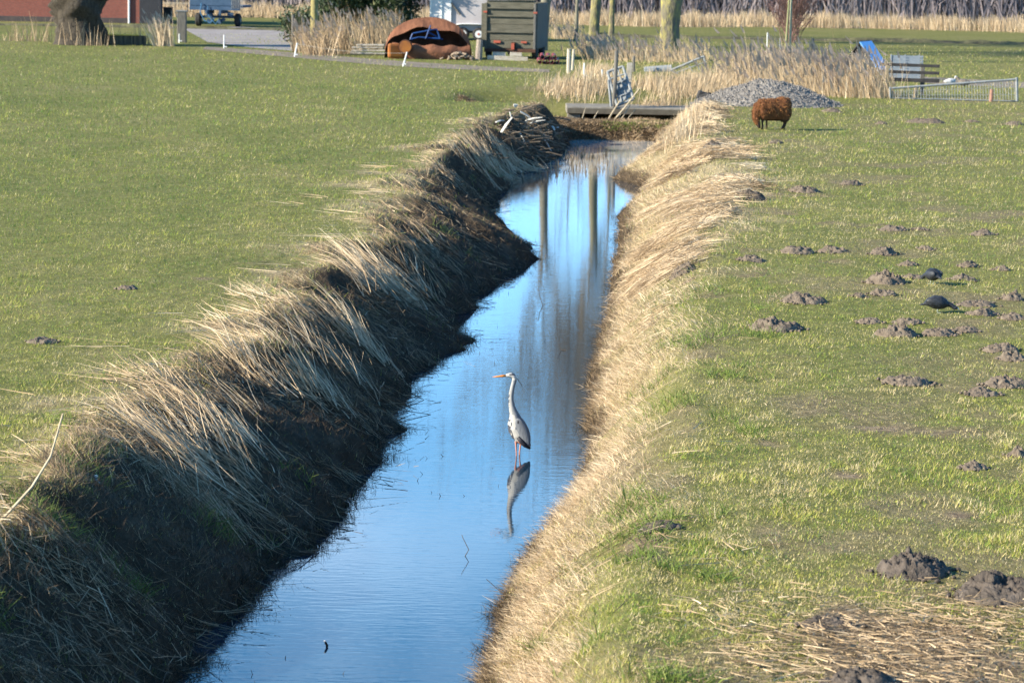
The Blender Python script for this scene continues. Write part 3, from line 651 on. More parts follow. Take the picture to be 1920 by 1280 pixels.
fl_ = link('fleece', np_mesh('fleece', V_, F_, flm, {'tone':A_}), sheep)
for s in (-1,1): MB().ell((-.47,-.06+s*.10,.26),(.03,.055,.018),Matrix.Rotation(R(s*-25),3,'X')).build('ear', wool, sheep, True)
MB().tube([(-.43,-.09,.19),(-.40,-.11,.10),(-.37,-.12,.035)],[.058,.048,.03],10).build('muzzle', sk, sheep, True)
MB().tube([(.48,0,.55),(.505,0,.44),(.50,0,.36)],[.03,.028,.015],8).build('tail', wool, sheep, True)

# ---------------- coots
cm = mat('coot feather', (.012,.013,.016), (.035,.038,.045), 14, .5, stretch=(1,1,2), bump=.004); cw = mat('coot shield', (.8,.78,.72), (.7,.66,.6), 20, .4); cl2 = mat('coot leg', (.35,.38,.30), (.25,.28,.2), 20, .6)
def coot(px, py, rz, down, label):
    p = GP(px, py); o = empty('coot', p, rz, label, 'coot', 'coots feeding on the right meadow')
    b = MB(); BILL = 'hunched' not in label; b.tube([(-.20,0,.12),(-.14,0,.145),(-.05,0,.155),(.04,0,.15),(.11,0,.13),(.15,0,.11)],[(.012,.008),(.07,.05),(.10,.095),(.098,.098),(.065,.07),(.02,.02)],16)
    hx,hz = (.245,.085) if down else (.21,.07)
    b.tube([(.08,0,.125),(.14,0,.135),(.19,0,.12),(hx,0,hz)],[.055,.042,.034,.028],12); b.ell((hx,0,hz),(.042,.032,.032))
    b.ell((-.20,0,.115),(.045,.025,.014))
    me = remesh(b, 'coot_body', cm, .006, 4); link('body', me, o)
    if BILL: MB().tube([(hx+.022,0,hz+.012),(hx+.04,0,hz-.006),(hx+.062,0,hz-.028)],[.010,.009,.002],8).build('bill', cw, o, True)
    for s in (-1,1):
        MB().tube([(.02,s*.03,.09),(.0,s*.03,.04),(.01,s*.03,0)],[.009,.007,.006],6).tube([(.01,s*.03,.004),(.05,s*.035,.004)],.005,5).build('leg', cl2, o)
        MB().ell((-.03,s*.068,.16),(.13,.036,.062),Matrix.Rotation(R(6),3,'Y')).build('wing', cm, o, True)
    o.scale = (.9,.9,.9); return o
coot(1757, 587, R(-8), True, 'black coot pecking at the turf with its white bill showing on the right')
coot(1748, 533, R(118), True, 'black coot farther off, hunched with its head hidden from view')
# ---------------- two ducks in the far yard
dk1 = mat('duck back', (.10,.08,.06), (.20,.17,.14), 10, .7); dk2 = mat('duck white flank', (.6,.58,.55), (.35,.33,.32), 5, .7)
def duck(px, py, rz, m_, label):
    o = empty('duck', GP(px,py), rz, label, 'duck', 'ducks resting in the far yard')
    b = MB(); b.tube([(-.28,0,.14),(-.2,0,.13),(-.05,0,.13),(.10,0,.14),(.18,0,.15)],[.015,.07,.12,.11,.05],12); b.tube([(.13,0,.17),(.18,0,.24),(.19,0,.29)],[.05,.035,.035],10); b.ell((.21,0,.30),(.055,.04,.04))
    link('body', remesh(b,'duck_body',m_,.012,4), o); MB().tube([(.25,0,.295),(.32,0,.28)],[(.018,.01),(.016,.005)],6).build('bill', mat('duck bill',(.4,.3,.05)), o)
duck(1782,160,R(20),dk2,'pale duck sitting left of its darker companion behind the mesh gate')
duck(1806,162,R(170),dk1,'dark brown duck sitting right of the pale one behind the mesh gate')

# ---------------- molehills
soil = mat('molehill soil', (.10,.075,.055), (.19,.15,.11), 14, .95, bump=.02, c3=(.07,.055,.04))
soil2 = mat('dark molehill soil', (.05,.04,.032), (.12,.095,.075), 12, .95, bump=.02)
def molehill(px, py, wpx, hpx, label, dark=False, k=[0]):
    k[0] += 1; s = k[0]*13; p = GP(px, py); S = SCL(p); rx = wpx/S*.56; tilt = (CAMZ-p.z)/p.y
    h = max(.05, hpx/S*.80); ry = rx*.85
    nr, na = (20, 56) if wpx > 45 else (13, 36)
    V = [(0,0,1.)]; r_ = np.linspace(0,1,nr+1)[1:]; h *= .62
    aa = np.linspace(0,2*math.pi,na,endpoint=False); rr, A = np.meshgrid(r_, aa, indexing='ij')
    wob = 1+.35*(fbm(np.cos(A)*1.3+s, np.sin(A)*1.3+s, s, 3)-.5)*2*.7
    x = rr*np.cos(A)*wob*rx; y = rr*np.sin(A)*wob*ry
    prof = (1-rr**2.2)**1.1*(.25+1.3*fbm(x*2.6/rx+s, y*2.6/rx, s+1, 3))
    clod = (np.abs(fbm(x*17+s, y*17, s+5, 3)-.5)*-2+.5)*.10*(1-rr**6)+(fbm(x*38, y*38+s, s+9, 2)-.5)*.05
    z = h*prof+clod*min(1.2,h/.10)-.03*(rr>.98)
    gz_ = terr((p.x+x).ravel(), (p.y+y).ravel()).reshape(x.shape)-p.z
    V = np.concatenate([[(0,0,z[0].min()+gz_[0].mean())], np.stack([x,y,z+gz_],-1).reshape(-1,3)])
    F = [(0,1+i,1+(i+1)%na) for i in range(na)]
    for j in range(nr-1):
        F += [(1+j*na+i,1+(j+1)*na+i,1+(j+1)*na+(i+1)%na,1+j*na+(i+1)%na) for i in range(na)]
    me = bpy.data.meshes.new('molehill'); me.from_pydata([tuple(v) for v in V], [], F); me.materials.append(soil2 if dark else soil)
    me.polygons.foreach_set('use_smooth',[True]*len(me.polygons)); me.update()
    o = link('molehill', me, loc=p); tag(o, label, 'molehill', 'molehills scattered over the meadow')
    # loose crumbs fallen round the heap are part of it
    cb = MB()
    for q in range(int(10+wpx*.25)):
        a = rng.uniform(0,6.28); d = rng.uniform(.75,1.25); cx,cy = math.cos(a)*rx*d, math.sin(a)*ry*d; c = rng.uniform(.008,.026)
        cb.ell((cx,cy,TZ(p.x+cx,p.y+cy,True)-p.z+c*.6),(c,c*.8,c*.7),n=6,m=4)
    cb.build('crumbs', soil2 if dark else soil, o, True)['kind'] = 'stuff'
for a in [
 (1455,617,92,30,'big pale molehill with a steep left side, between the straw bank and the coots'),
 (1507,566,74,22,'wide crumbly molehill just behind the big pale steep-sided one'),
 (1496,474,58,20,'double-topped molehill, right one of two touching the skyline of the left cluster of heaps'),
 (1562,472,50,17,'low molehill immediately right of the double-topped one'),
 (1408,489,50,16,'molehill nearest the straw bank in the middle of the meadow'),
 (1657,477,50,22,'two-humped dark molehill behind the largest middle heap'),
 (1676,432,50,14,'farthest broad molehill of the middle cluster'),
 (1726,431,26,8,'tiny heap right beside the farthest broad molehill'),
 (1842,441,44,14,'lone slanting molehill towards the right edge behind both coots'),
 (1737,468,30,12,'small molehill in the gap behind the hunched coot'),
 (1662,531,64,32,'tall lumpy molehill to the left of the hunched coot'),
 (1703,497,36,13,'rounded dark molehill up and left of the hunched coot'),
 (1655,553,48,18,'molehill in front of the tall lumpy one left of the coots'),
 (1610,556,28,13,'small dark cone left of the heap below the tall lumpy molehill'),
 (1815,500,34,16,'small peaked molehill behind and right of the hunched coot'),
 (1808,525,46,15,'flat broken molehill directly right of the hunched coot'),
 (1877,507,32,13,'faint low molehill near the right edge level with the hunched coot'),
 (1712,521,38,11,'spread flat soil touching the hunched coot on its left'),
 (1680,628,70,30,'broad front molehill in the row below the pecking coot, left end'),
 (1630,606,46,13,'low broken soil trailing left from the row below the pecking coot'),
 (1700,606,50,16,'dark upper heap in the row below the pecking coot'),
 (1762,627,60,18,'molehill straight below the pecking coot'),
 (1808,621,46,14,'pointed molehill below and right of the pecking coot'),
 (1830,572,70,14,'long low molehill at the beak side of the pecking coot'),
 (1842,590,56,17,'molehill just in front of the long low one by the coot beak'),
 (1898,563,40,24,'high molehill cut by the right frame edge, level with the coots'),
 (1897,598,50,16,'broken heap cut by the right frame edge, below coot level'),
 (1876,657,60,20,'rounded molehill of a pair by the right edge, upper left one'),
 (1897,674,50,22,'molehill of a pair by the right edge, lower right one'),
 (1700,717,90,22,'wide flat molehill standing alone below the coots'),
 (1887,724,80,26,'wide molehill by the right edge level with the lone flat heap'),
 (1842,740,60,16,'low dark crumbled heap in front of the wide right edge molehill'),
 (1823,880,50,20,'solitary small molehill on the near meadow to the right'),
 (1908,856,40,24,'molehill half outside the right frame edge on the near meadow'),
 (1510,360,52,17,'far molehill behind the middle cluster, towards the sheep'),
 (1597,347,40,12,'far small molehill to the right of its grey neighbour towards the sheep'),
 (1560,210,34,10,'small dark soil heap behind and right of the sheep'),
 (1652,233,22,8,'tiny soil heap right of the sheep, alone'),
 (1737,230,74,12,'long low line of dark soil far off between sheep and right edge'),
 (1822,229,26,7,'little far soil heap right of the long dark line'),
 (1902,234,36,9,'far dark soil heap at the right frame edge'),
 (1455,269,24,10,'small grey heap just below the grazing sheep'),
 (1280,512,48,24,'pale molehill pushed up through the straw of the right bank'),
 (1605,347,20,8,'speck of soil next to the far small molehill'),
 (80,643,50,15,'single dark molehill on the left meadow near the frame edge'),
 (240,542,36,12,'single dark molehill behind laid reeds on the left meadow'),
]: molehill(*a)
for a in [
 (1712,1076,130,52,'large black clodded molehill on the near right meadow'),
 (1880,1118,170,62,'huge spread of dark soil cut by the right frame edge, nearest large heap'),
 (1555,1172,95,30,'dark broken heap on the straw-littered ground, lower right'),
 (1610,1285,130,48,'dark molehill cut by the bottom frame edge'),
 (1402,374,66,28,'dark torn soil mound where the straw meets the grass'),
 (1335,282,60,20,'dark soil mound among the straw at the far bend of the right bank'),
 (1230,990,70,22,'dark trampled clods on the near right bank'),
]: molehill(*a, dark=True)

# ---------------- floating bits, litter
o = empty('reed_scrap', PX(612,1212,0), 0, 'small pale-tipped reed scrap floating alone in the near water', 'floating scrap'); o.scale = (.6,.6,.6)
MB().tube([(0,0,-.03),(.01,0,.02),(-.012,0,.06),(-.02,0,.075)],[.012,.018,.016,.006],7).build('stem', darkm, o); MB().ell((-.02,0,.078),(.018,.014,.012)).build('tip', cw, o, True)
plastic = mat('weathered plastic', (.10,.19,.24), (.16,.24,.28), 8, .4)
q = GP(180,925); o = empty('plastic_bottle', q+Vector((0,0,.06)), .4, 'pale blue plastic bottle caught in the shaded reeds', 'bottle')
MB().tube([(0,0,-.08),(0,0,.03),(.0,0,.06),(0,0,.085)],[.035,.036,.016,.014],12).build('body', plastic, o, True); MB().bar((0,0,.085),(0,0,.10),.017,10).build('cap', cw, o)
# bent reeds leaning over the water, each a thing
stk = mat('single reed stalk', (.38,.30,.19), (.55,.45,.30), 8, .7); stkd = mat('dark reed stalk', (.06,.045,.03), (.10,.075,.05), 8, .7)
def stalk(pts, r, m_, label):
    p0 = GP(*pts[0][:2]) if pts[0][2] == 'g' else PX(pts[0][0],pts[0][1],0)
    P = [ZAT(a[0],a[1],p0.y+.02*i)-p0 for i,a in enumerate(pts)]
    MB_ = MB().tube(P, [r*(1-.5*i/len(P)) for i in range(len(P))], 6); o = MB_.build('reed_stalk', m_, loc=p0); tag(o, label, 'reed stalk', 'single reed stalks')
stalk([(0,978,'g'),(60,912),(95,855),(118,775)],.013,stk,'tall pale bent reed stalk arching up at the left frame edge')
stalk([(872,1042,'w'),(879,1030),(868,1008),(866,1002)],.004,stkd,'thin bent stalk standing in open water below the heron')
stalk([(1105,742,'w'),(1080,750),(1048,762)],.006,stk,'thin reed leaning out from the right bank behind the heron')
stalk([(968,1135,'w'),(940,1110),(912,1085)],.004,stkd,'thin reed leaning out from the right bank in the foreground')
stalk([(1062,657,'w'),(1052,655),(1046,640)],.006,stkd,'short dark twig poking up in the middle of the far water')
stalk([(1018,572,'w'),(1012,556),(1010,540)],.006,stkd,'slim twig upright in the water below the tree reflections')
for (a,b_,c,d) in [(770,748,795,750),(745,780,808,777),(735,762,790,742),(590,1010,612,998),(575,1000,605,1000),(560,1050,598,1036)]:
    p0 = PX(a,b_,0); P = [Vector((0,0,.10)), PX(c,d,0)-p0+Vector((0,0,0)), ]
    o = MB().tube([Vector((-.12,.05,.13)),Vector((0,0,.08)),P[1]],[.006,.006,.004],5).build('reed_stalk', stkd, loc=p0); tag(o,'bent dark reed stalk dipping from the left bank into the water','reed stalk','reed stalks dipping into the water')

# ---------------- trees
bark = mat('grey willow bark', (.035,.028,.021), (.10,.082,.06), 4, .95, stretch=(3,3,.35), bump=.1, c3=(.19,.15,.105))
moss = mat('lichen covered bark', (.13,.115,.085), (.27,.235,.09), 3.2, .95, stretch=(1.5,1.5,.7), bump=.05, c3=(.38,.33,.08), lo=.42, hi=.62)
greyb = mat('smooth grey bark', (.13,.12,.095), (.22,.20,.14), 4, .9, stretch=(2,2,.4), bump=.01)
twig = mat('bare twig', (.14,.11,.075), (.20,.16,.10), 4, .9)
def grow(mb, p, d, r, L, lv, maxlv, spread, rnd):
    n = 4; pts = [p]; rad = [r]; q = Vector(p); dd = Vector(d)
    for i in range(n):
        dd = (dd+Vector((rnd.gauss(0,.10),rnd.gauss(0,.10),rnd.gauss(.03,.05)))).normalized(); q = q+dd*(L/n); pts.append(q.copy()); rad.append(max(.012, r*(1-.5*(i+1)/n)))
    mb.tube(pts, rad, 8 if lv < 2 else (5 if lv < 3 else 3), cap=False)
    if lv >= maxlv: return
    for k in range(rnd.choice([3,4,4,5])):
        i = rnd.choice([1,2,3,4,4]); a = rnd.uniform(0,6.28); s = Vector((math.cos(a),math.sin(a),rnd.uniform(.1,.6))).normalized()
        nd = (dd*(1-spread)+s*spread).normalized(); grow(mb, pts[i], nd, rad[i]*.7, L*rnd.uniform(.55,.8), lv+1, maxlv, spread, rnd)
def tree(name, px, py, r, H, lean, label, m_, seed, z=1.05, knob=.0, base=1.35, maxlv=4, spread=.42, split=.42, cat='tree', prof=None, L=None):
    p = PX(px, py, 1.1); rnd = random.Random(seed); o = empty(name, (p.x,p.y,z), 0, label, cat, 'bare trees along the farm ditch' if cat=='tree' else None)
    hs = H*split; n = 26; vs=[]; na=22
    pts=[]; rads=[]
    for i in range(n+1):
        t = i/n; x = lean[0]*hs*t+.10*math.sin(t*5+seed)*t*r*3; y = lean[1]*hs*t
        rr = r*(base if t==0 else 1+(base-1)*math.exp(-t*hs/.35)) *(1-.25*t)
        if prof: rr = r*np.interp(t*hs, *prof)
        pts.append(Vector((x,y,t*hs))); rads.append(float(rr))
    mb = MB()
    for i,(q,rr) in enumerate(zip(pts,rads)):
        for k in range(na):
            a = 2*math.pi*k/na; w = 1+knob*(float(fbm(np.array([math.cos(a)*1.6+seed]),np.array([q.z*1.4+math.sin(a)*1.6]),seed,3)[0])-.5)*2+ .12*knob*math.sin(a*5+q.z)
            vs.append(q+Vector((math.cos(a)*rr*w, math.sin(a)*rr*w, 0)))
    fs = [(i*na+k,i*na+(k+1)%na,(i+1)*na+(k+1)%na,(i+1)*na+k) for i in range(n) for k in range(na)]+[tuple(n*na+k for k in range(na))]
    mb.add(vs, fs); mb.build('trunk', m_, o, True)
    cb = MB(); top = pts[-1]; rt = rads[-1]; L = L or H*.30
    for k in range(6):
        a = k*1.05+rnd.uniform(-.3,.3); d = Vector((math.cos(a)*.45,math.sin(a)*.45,1)).normalized()
        grow(cb, top-Vector((0,0,.1+.5*rnd.random()*rt)), d, rt*.45, L*rnd.uniform(.8,1.1), 1, maxlv, spread, rnd)
    cb.build('crown', twig, o); return o
tree('willow_tree', 150, 84, 1.05, 9, (.0,0), 'massive old willow trunk with flaking grey bark in front of the brick building', bark, 3, knob=.42, base=1.0, split=.36, prof=([0,.3,1.2,2.4,3.4],[1.12,1.02,.98,1.22,1.3]), L=2.4)
tree('willow_tree', 1254, 113, .44, 17, (.01,0), 'thick mossy yellow-green willow trunk standing in reeds behind the leaning gate', moss, 5, knob=.26, base=1.25, maxlv=5, prof=([0,.5,1.6,2.6,3.6,8],[1.35,1.0,.92,1.12,.95,.6]), split=.45)
tree('alder_tree', 1110, 100, .24, 16, (.05,0), 'right-leaning mossy trunk, left of two trees behind the reeds', moss, 7, knob=.28, base=1.4, maxlv=5)
tree('alder_tree', 1146, 80, .15, 15, (.01,0), 'slim straight mossy trunk close right of the leaning tree', moss, 9, knob=.2, base=1.3, maxlv=5)
tree('alder_tree', 1080, 76, .10, 12, (.01,0), 'thinnest dark tree stem between box trailer and leaning tree', greyb, 11, knob=.1, base=1.2, maxlv=3)
tree('alder_tree', 1016, 95, .24, 17, (.05,0), 'smooth greenish trunk directly right of the wooden box trailer', greyb, 13, knob=.08, base=1.2, maxlv=5)
tree('alder_tree', 588, 84, .19, 14, (.02,0), 'yellow lichen covered trunk left of the evergreen bush', mat('bright yellow lichen bark',(.34,.28,.09),(.22,.19,.09),3,.95,bump=.02), 15, knob=.06, base=1.25)
tree('alder_tree', 757, 66, .16, 14, (.0,0), 'grey trunk inside the right end of the evergreen bush', greyb, 17, knob=.05, base=1.1)
tree('alder_tree', 735, 64, .12, 13, (.01,0), 'slimmer dark trunk inside the evergreen bush, left of its neighbour', greyb, 19, knob=.05, base=1.1, maxlv=3)
tree('birch_sapling', 1481, 96, .055, 8, (.0,0), 'pale slender sapling stem rising from the purple twigged shrub', mat('pale sapling bark',(.40,.40,.30),(.25,.26,.16),6,.8), 21, base=1.1, maxlv=3, cat='sapling')
tree('birch_sapling', 1473, 96, .045, 7, (.03,0), 'thinner greenish sapling stem just left of the pale one', mat('green sapling bark',(.25,.25,.12),(.30,.30,.15),6,.8), 23, base=1.1, maxlv=3, cat='sapling')
# twiggy shrub
rt = mat('purple twig', (.17,.095,.085), (.24,.14,.11), 3, .9); p = PX(1480, 80, 1.1); o = empty('bare_shrub', p, 0, 'bare purple-brown twigged shrub round the two saplings', 'shrub')
cb = MB(); rnd = random.Random(4)
for k in range(34):
    a = rnd.uniform(0,6.28); s = rnd.uniform(.1,.55); grow(cb, Vector((rnd.gauss(0,.25),rnd.gauss(0,.25),0)), Vector((math.cos(a)*s,math.sin(a)*s,1)).normalized(), .022, rnd.uniform(1.3,2.1), 2, 4, .33, rnd)
cb.build('branches', rt, o)
# evergreen bush
leafm = ramp_attr('evergreen leaf', 'tone', [(0,(.015,.028,.012)),(.5,(.045,.07,.022)),(.85,(.12,.13,.05)),(1,(.22,.20,.11))], .55, transl=.1, spec=.4)
def bush(px0, px1, py, H, label, n, name='evergreen_bush', seed=1):
    a = PX(px0,py,1.1); b_ = PX(px1,py,1.1); c = (a+b_)/2; hw = (b_.x-a.x)/2; o = empty(name, c, 0, label, 'bush'); r0 = np.random.default_rng(seed)
    nc = 60; cc = np.stack([r0.uniform(-hw*.9,hw*.9,nc), r0.uniform(-1.3,1.3,nc), r0.uniform(.3,H,nc)],-1); cr_ = r0.uniform(.45,.9,nc)
    i = r0.integers(0,nc,n); v = r0.normal(size=(n,3)); v /= np.linalg.norm(v,axis=1,keepdims=True); P = cc[i]+v*(cr_[i]*r0.uniform(.55,1.08,n))[:,None]
    P = P[(P[:,2] > .05)]; n = len(P); D = r0.normal(size=(n,3))+np.array([0,0,.4]); D/=np.linalg.norm(D,axis=1,keepdims=True)
    global rng; V,F,A = ribbons(P,D,r0.uniform(.10,.26,n),r0.uniform(.05,.12,n),np.zeros((n,3)),1,np.clip(.35+.22*r0.normal(size=n)+.3*(fbm(P[:,0],P[:,2],seed,3)-.5),0,1))
    link('foliage', np_mesh('foliage',V,F,leafm,{'tone':A}), o)
    sb = MB()
    for k in range(14): x = r0.uniform(-hw*.8,hw*.8); sb.tube([(x,r0.normal()*.4,0),(x+r0.normal()*.2,r0.normal()*.4,H*.45),(x+r0.normal()*.4,r0.normal()*.5,H*.9)],[.06,.04,.015],5)
    sb.build('stems', bark, o)
bush(592,778,72,4.3,'large dark evergreen bush behind the brown reeds', 26000)
bush(540,588,80,1.3,'low ragged bush left of the yellow lichen trunk', 2200, 'low_bush', 5)
# ================================================================== FARM THINGS
def fr(px, py, rz, name, label, cat, group=None):
    p = PX(px, py, 1.1); o = empty(name, p, rz, label, cat, group); return o, SCL(p)
galv = mat('galvanised steel', (.19,.20,.20), (.28,.29,.285), 12, .7, 0, bump=.002)
oldw = mat('weathered grey-green boards', (.075,.07,.05), (.14,.128,.092), 3, .9, stretch=(.6,4,9), bump=.01, c3=(.045,.045,.035))
dkw = mat('dark weathered post', (.10,.095,.085), (.17,.155,.13), 5, .9, stretch=(3,3,.6), bump=.01)
palew = mat('pale split wood', (.52,.47,.38), (.36,.30,.22), 5, .85, stretch=(1,4,4), bump=.01, c3=(.62,.58,.50))
rust = mat('rusted steel plate', (.13,.052,.028), (.22,.09,.045), 2.2, .85, bump=.03, c3=(.11,.05,.03)); rust2 = mat('orange primer', (.36,.13,.025), (.20,.07,.025), 3, .8)
inrust = mat('dark rust and inner shade', (.06,.03,.02), (.11,.05,.03), 4, .9)
whp = mat('white plastic stake', (.80,.80,.76), (.66,.66,.62), 9, .5); rub = mat('tyre rubber', (.02,.02,.02), (.045,.042,.04), 8, .85); redp = mat('red painted steel', (.40,.09,.05), (.28,.07,.04), 5, .6)
blup = mat('blue paint', (.012,.06,.20), (.01,.04,.13), 6, .5); dkblu = mat('shaded blue cart paint', (.025,.06,.11), (.05,.09,.15), 4, .7)  # cart blue darkened, the shade on the cart put into its paint

# brick building with dark doorway, far left
brk, nt, pb = nodes('red brick'); Nn = nt.nodes; Ll = nt.links
t_ = Nn.new('ShaderNodeTexCoord'); mq = Nn.new('ShaderNodeMapping'); mq.inputs['Rotation'].default_value = (R(90),0,0); bt = Nn.new('ShaderNodeTexBrick'); bt.inputs['Scale'].default_value = 4.6; bt.inputs['Mortar Size'].default_value = .03
bt.inputs['Color1'].default_value = (.20,.05,.035,1); bt.inputs['Color2'].default_value = (.28,.075,.05,1); bt.inputs['Mortar'].default_value = (.14,.085,.065,1)
Ll.new(t_.outputs['Object'], mq.inputs['Vector']); Ll.new(mq.outputs['Vector'], bt.inputs['Vector']); Ll.new(bt.outputs['Color'], pb.inputs['Base Color']); pb.inputs['Roughness'].default_value = .9
Yb = 168.0; xa = ATX(-160,Yb,1.1); xb = ATX(262,Yb,1.1)
o = empty('brick_barn', ((xa+xb)/2, Yb, 1.08), 0, 'red brick barn wall with a white downpipe and dark open doorway', 'barn'); w_ = xb-xa
MB().box((0,3,1.7),(w_,6,3.4)).build('wall', brk, o)
MB().box((-.3,2.6,3.5),(w_+1.0,7.2,.16)).add([(-w_/2-.6,-.9,3.58),(w_/2+.4,-.9,3.58),(w_/2+.4,3,6.4),(-w_/2-.6,3,6.4),(-w_/2-.6,6.8,3.58),(w_/2+.4,6.8,3.58)],[(0,1,2,3),(3,2,5,4),(1,5,2),(0,3,4)]).build('roof', mat('clay roof tiles',(.22,.09,.06),(.30,.13,.08),3,.9), o)
MB().bar((w_/2-.62,-.07,0),(w_/2-.62,-.07,3.4),.06,8).build('downpipe', whp, o)
MB().box((w_/2+.62,.4,1.3),(1.25,.9,2.6)).build('doorway', mat('dark doorway inside',(.02,.022,.028),(.05,.05,.055),5,.8,stretch=(8,1,1)), o)  # open doorway drawn as a solid box, its dark inside put into the colour
MB().box((-w_/2+w_*.5,-.015,.16),(w_-1.4,.05,.32)).build('plinth', mat('tarred plinth',(.06,.05,.05),(.09,.07,.06),3,.9), o)
sh_, S = fr(315,44,0,'wheelie_bin','small dark bin beside the barn doorway','bin'); MB().box((0,0,.45),(.5,.5,.85)).build('body', rub, sh_, bevel=.04); MB().box((0,-.02,.91),(.56,.58,.07)).build('lid', rub, sh_, bevel=.02)
# timber edging with yellow top in front of the barn
o, S = fr(232,85,0,'timber_edging','dark timber edging with a yellow top rail beside the big willow','edging')
MB().box((0,.06,.22),(82/S,.08,.44)).build('boards', mat('tarred boards',(.03,.028,.025),(.16,.12,.07),4,.9,stretch=(6,1,.3)), o); MB().box((-.1,.0,.47),(64/S,.14,.06)).build('rail', mat('yellow rail',(.65,.42,.05),(.75,.5,.12),6,.6), o)
# grey gate post
o, S = fr(341,80,0,'gate_post','broad dark grey gate post at the mouth of the farm road','post'); MB().box((0,0,.72),(17/S,.3,1.5)).build('post', dkw, o, bevel=.03); MB().box((0,0,1.485),(20/S,.36,.05)).build('cap', galv, o)

# blue farm cart at the end of the road
o, S = fr(408,50,R(-6),'farm_cart','blue tipping farm cart seen from behind at the end of the road','cart')
MB().box((0,.9,1.15),(2.9,3.4,.12)).box((0,-.80,1.02),(2.95,.08,.16)).build('deck', dkblu, o, bevel=.01)
MB().box((0,-.80,1.50),(2.9,.06,.60)).build('tailboard', dkblu, o, bevel=.01)
rk = MB()
for i in range(7): rk.box((1.0+i*.10,-.86,1.32),(.03,.03,.55))
rk.box((1.3,-.86,1.6),(.75,.04,.05)); rk.build('side_rack', galv, o)
for s in (-1,1):
    w = MB().tube([(s*1.15-.16,.2,.38),(s*1.15-.10,.2,.38),(s*1.15+.10,.2,.38),(s*1.15+.16,.2,.38)],[.30,.38,.38,.30],20).build('wheel', rub, o); MB().bar((s*1.15-.17,.2,.38),(s*1.15+.17,.2,.38),.14,12).build('rim', galv, w)
MB().box((0,.2,.55),(2.3,.15,.15)).box((-.4,-.3,.85),(.12,2,.2)).box((.4,-.3,.85),(.12,2,.2)).build('chassis', dkblu, o)
MB().tube([(-.75,-.9,1.35),(-.8,-1.0,.8),(-.55,-1.02,.35),(-.2,-1.0,.22),(0,-.9,.5)],.03,6).tube([(-.4,-.9,1.2),(-.3,-1.0,.6),(.1,-1,.15),(.3,-.9,.5)],.025,6).build('hose', mat('blue hose',(.06,.18,.32)), o)  # hose blue darkened with the cart's shade as well
ax = MB(); 
for k in range(9): ax.box((random.uniform(-.5,.9),-.6,random.uniform(.3,.8)),(random.uniform(.1,.35),.2,random.uniform(.08,.25)),Matrix.Rotation(random.uniform(-.8,.8),3,'Y'))
ax.build('hydraulics', dkblu, o)

# rusty buoy-like hull with dented hood, blue frame inside
o, S = fr(803,110,0,'rusted_hull','dented rust-brown steel hull lying open with a blue frame inside','scrap hull')
def hoodpt(u, v, s=1.0):       # u across -1..1, v 0 front edge .. 1 back
    a = math.pi*(1-(u+1)/2); ex = 1.83*s; ez = 1.72*s
    x = -math.cos(a)*-ex; x = math.cos(a)*ex; z = math.sin(a)**.72*ez
    flat = .72+.04*math.sin(u*9)
    front = -.35+.55*(1-abs(u))**.7
    y = front+v*1.7; z *= math.sqrt(max(0,1-v**2.4))
    z += .09*math.sin(u*7+v*3)*v*(1-v)*2; return Vector((x*(1-.18*v), y, max(0,z)))
nu, nv = 24, 9
def shell(s, z0=0): return [hoodpt(-1+2*i/nu, j/nv, s) for j in range(nv+1) for i in range(nu+1)]
def grid(a,b): return [(j*(a+1)+i, j*(a+1)+i+1, (j+1)*(a+1)+i+1, (j+1)*(a+1)+i) for j in range(b) for i in range(a)]
h = MB(); h.add(shell(1.0), grid(nu,nv)); h.build('hood', rust, o, False)
h = MB(); h.add(shell(.965), grid(nu,nv)); h.build('hood_lining', inrust, o, False)  # lining darker than the hood so the opening reads dark, shade in colour
# visor: tapered upper plates bending down over the opening
vs=[]; 
for i in range(nu+1):
    u=-1+2*i/nu; p0=hoodpt(u,0); drop = .44*(1-abs(u)**2.2)*(1+.16*math.sin(u*11)); vs += [p0, p0+Vector((0,-.38*(1-u*u),-drop))]
MB().add(vs,[(2*i,2*i+1,2*i+3,2*i+2) for i in range(nu)]).build('visor', rust, o)
MB().add([hoodpt(-1+2*i/nu, j, .96)*(1 if j else 1)+Vector((0,0,.03-hoodpt(-1+2*i/nu, j, .96).z)) for j in (0,1) for i in range(nu+1)],[(i,i+1,nu+2+i,nu+1+i) for i in range(nu)]).build('hull_floor', inrust, o)  # dark floor added inside, the recess shade put into its colour
lw_=[]
for i in range(nu+1):
    u=-.86+1.86*i/nu; x=u*1.78; y=-.75-.35*(1-u*u); hh=.60-.04*u+.04*math.sin(u*14); lw_ += [Vector((x,y+.12,0)),Vector((x,y-.05,hh*.5)),Vector((x*.98,y+.12,hh)),Vector((x*.98,y+.22,hh-.03)),Vector((x,y+.22,0))]
MB().add(lw_,[(5*i+k,5*i+5+k,5*i+6+k,5*i+1+k) for i in range(nu) for k in range(4)]+[(0,1,2,3,4)]).build('lower_plate', rust, o, True)
MB().box((-1.32,-.98,.33),(.70,.22,.62),Matrix.Rotation(R(14),3,'Z')).build('orange_end', rust2, o, bevel=.1)
MB().bar((-.92,-1.36,.52),(-.92,-1.12,.52),.25,24).build('round_lid', rust2, o); MB().bar((-.92,-1.33,.52),(-.92,-1.1,.52),.29,24).build('lid_ring', inrust, o)
bf=MB()
for a,b_ in [((-.75,-.5,.80),(-.65,-.5,1.05)),((-.65,-.5,1.05),(.35,-.5,1.25)),((.35,-.5,1.25),(.5,-.5,.85)),((.5,-.5,.85),(-.4,-.5,.9)),((-.4,-.5,.9),(-.75,-.5,.8)),((-.1,-.55,.85),(.1,-.6,1.4)),((0,-.3,1.1),(.6,-.1,.8))]: bf.bar(a,b_,.035,6)
bf.build('blue_frame', blup, o)
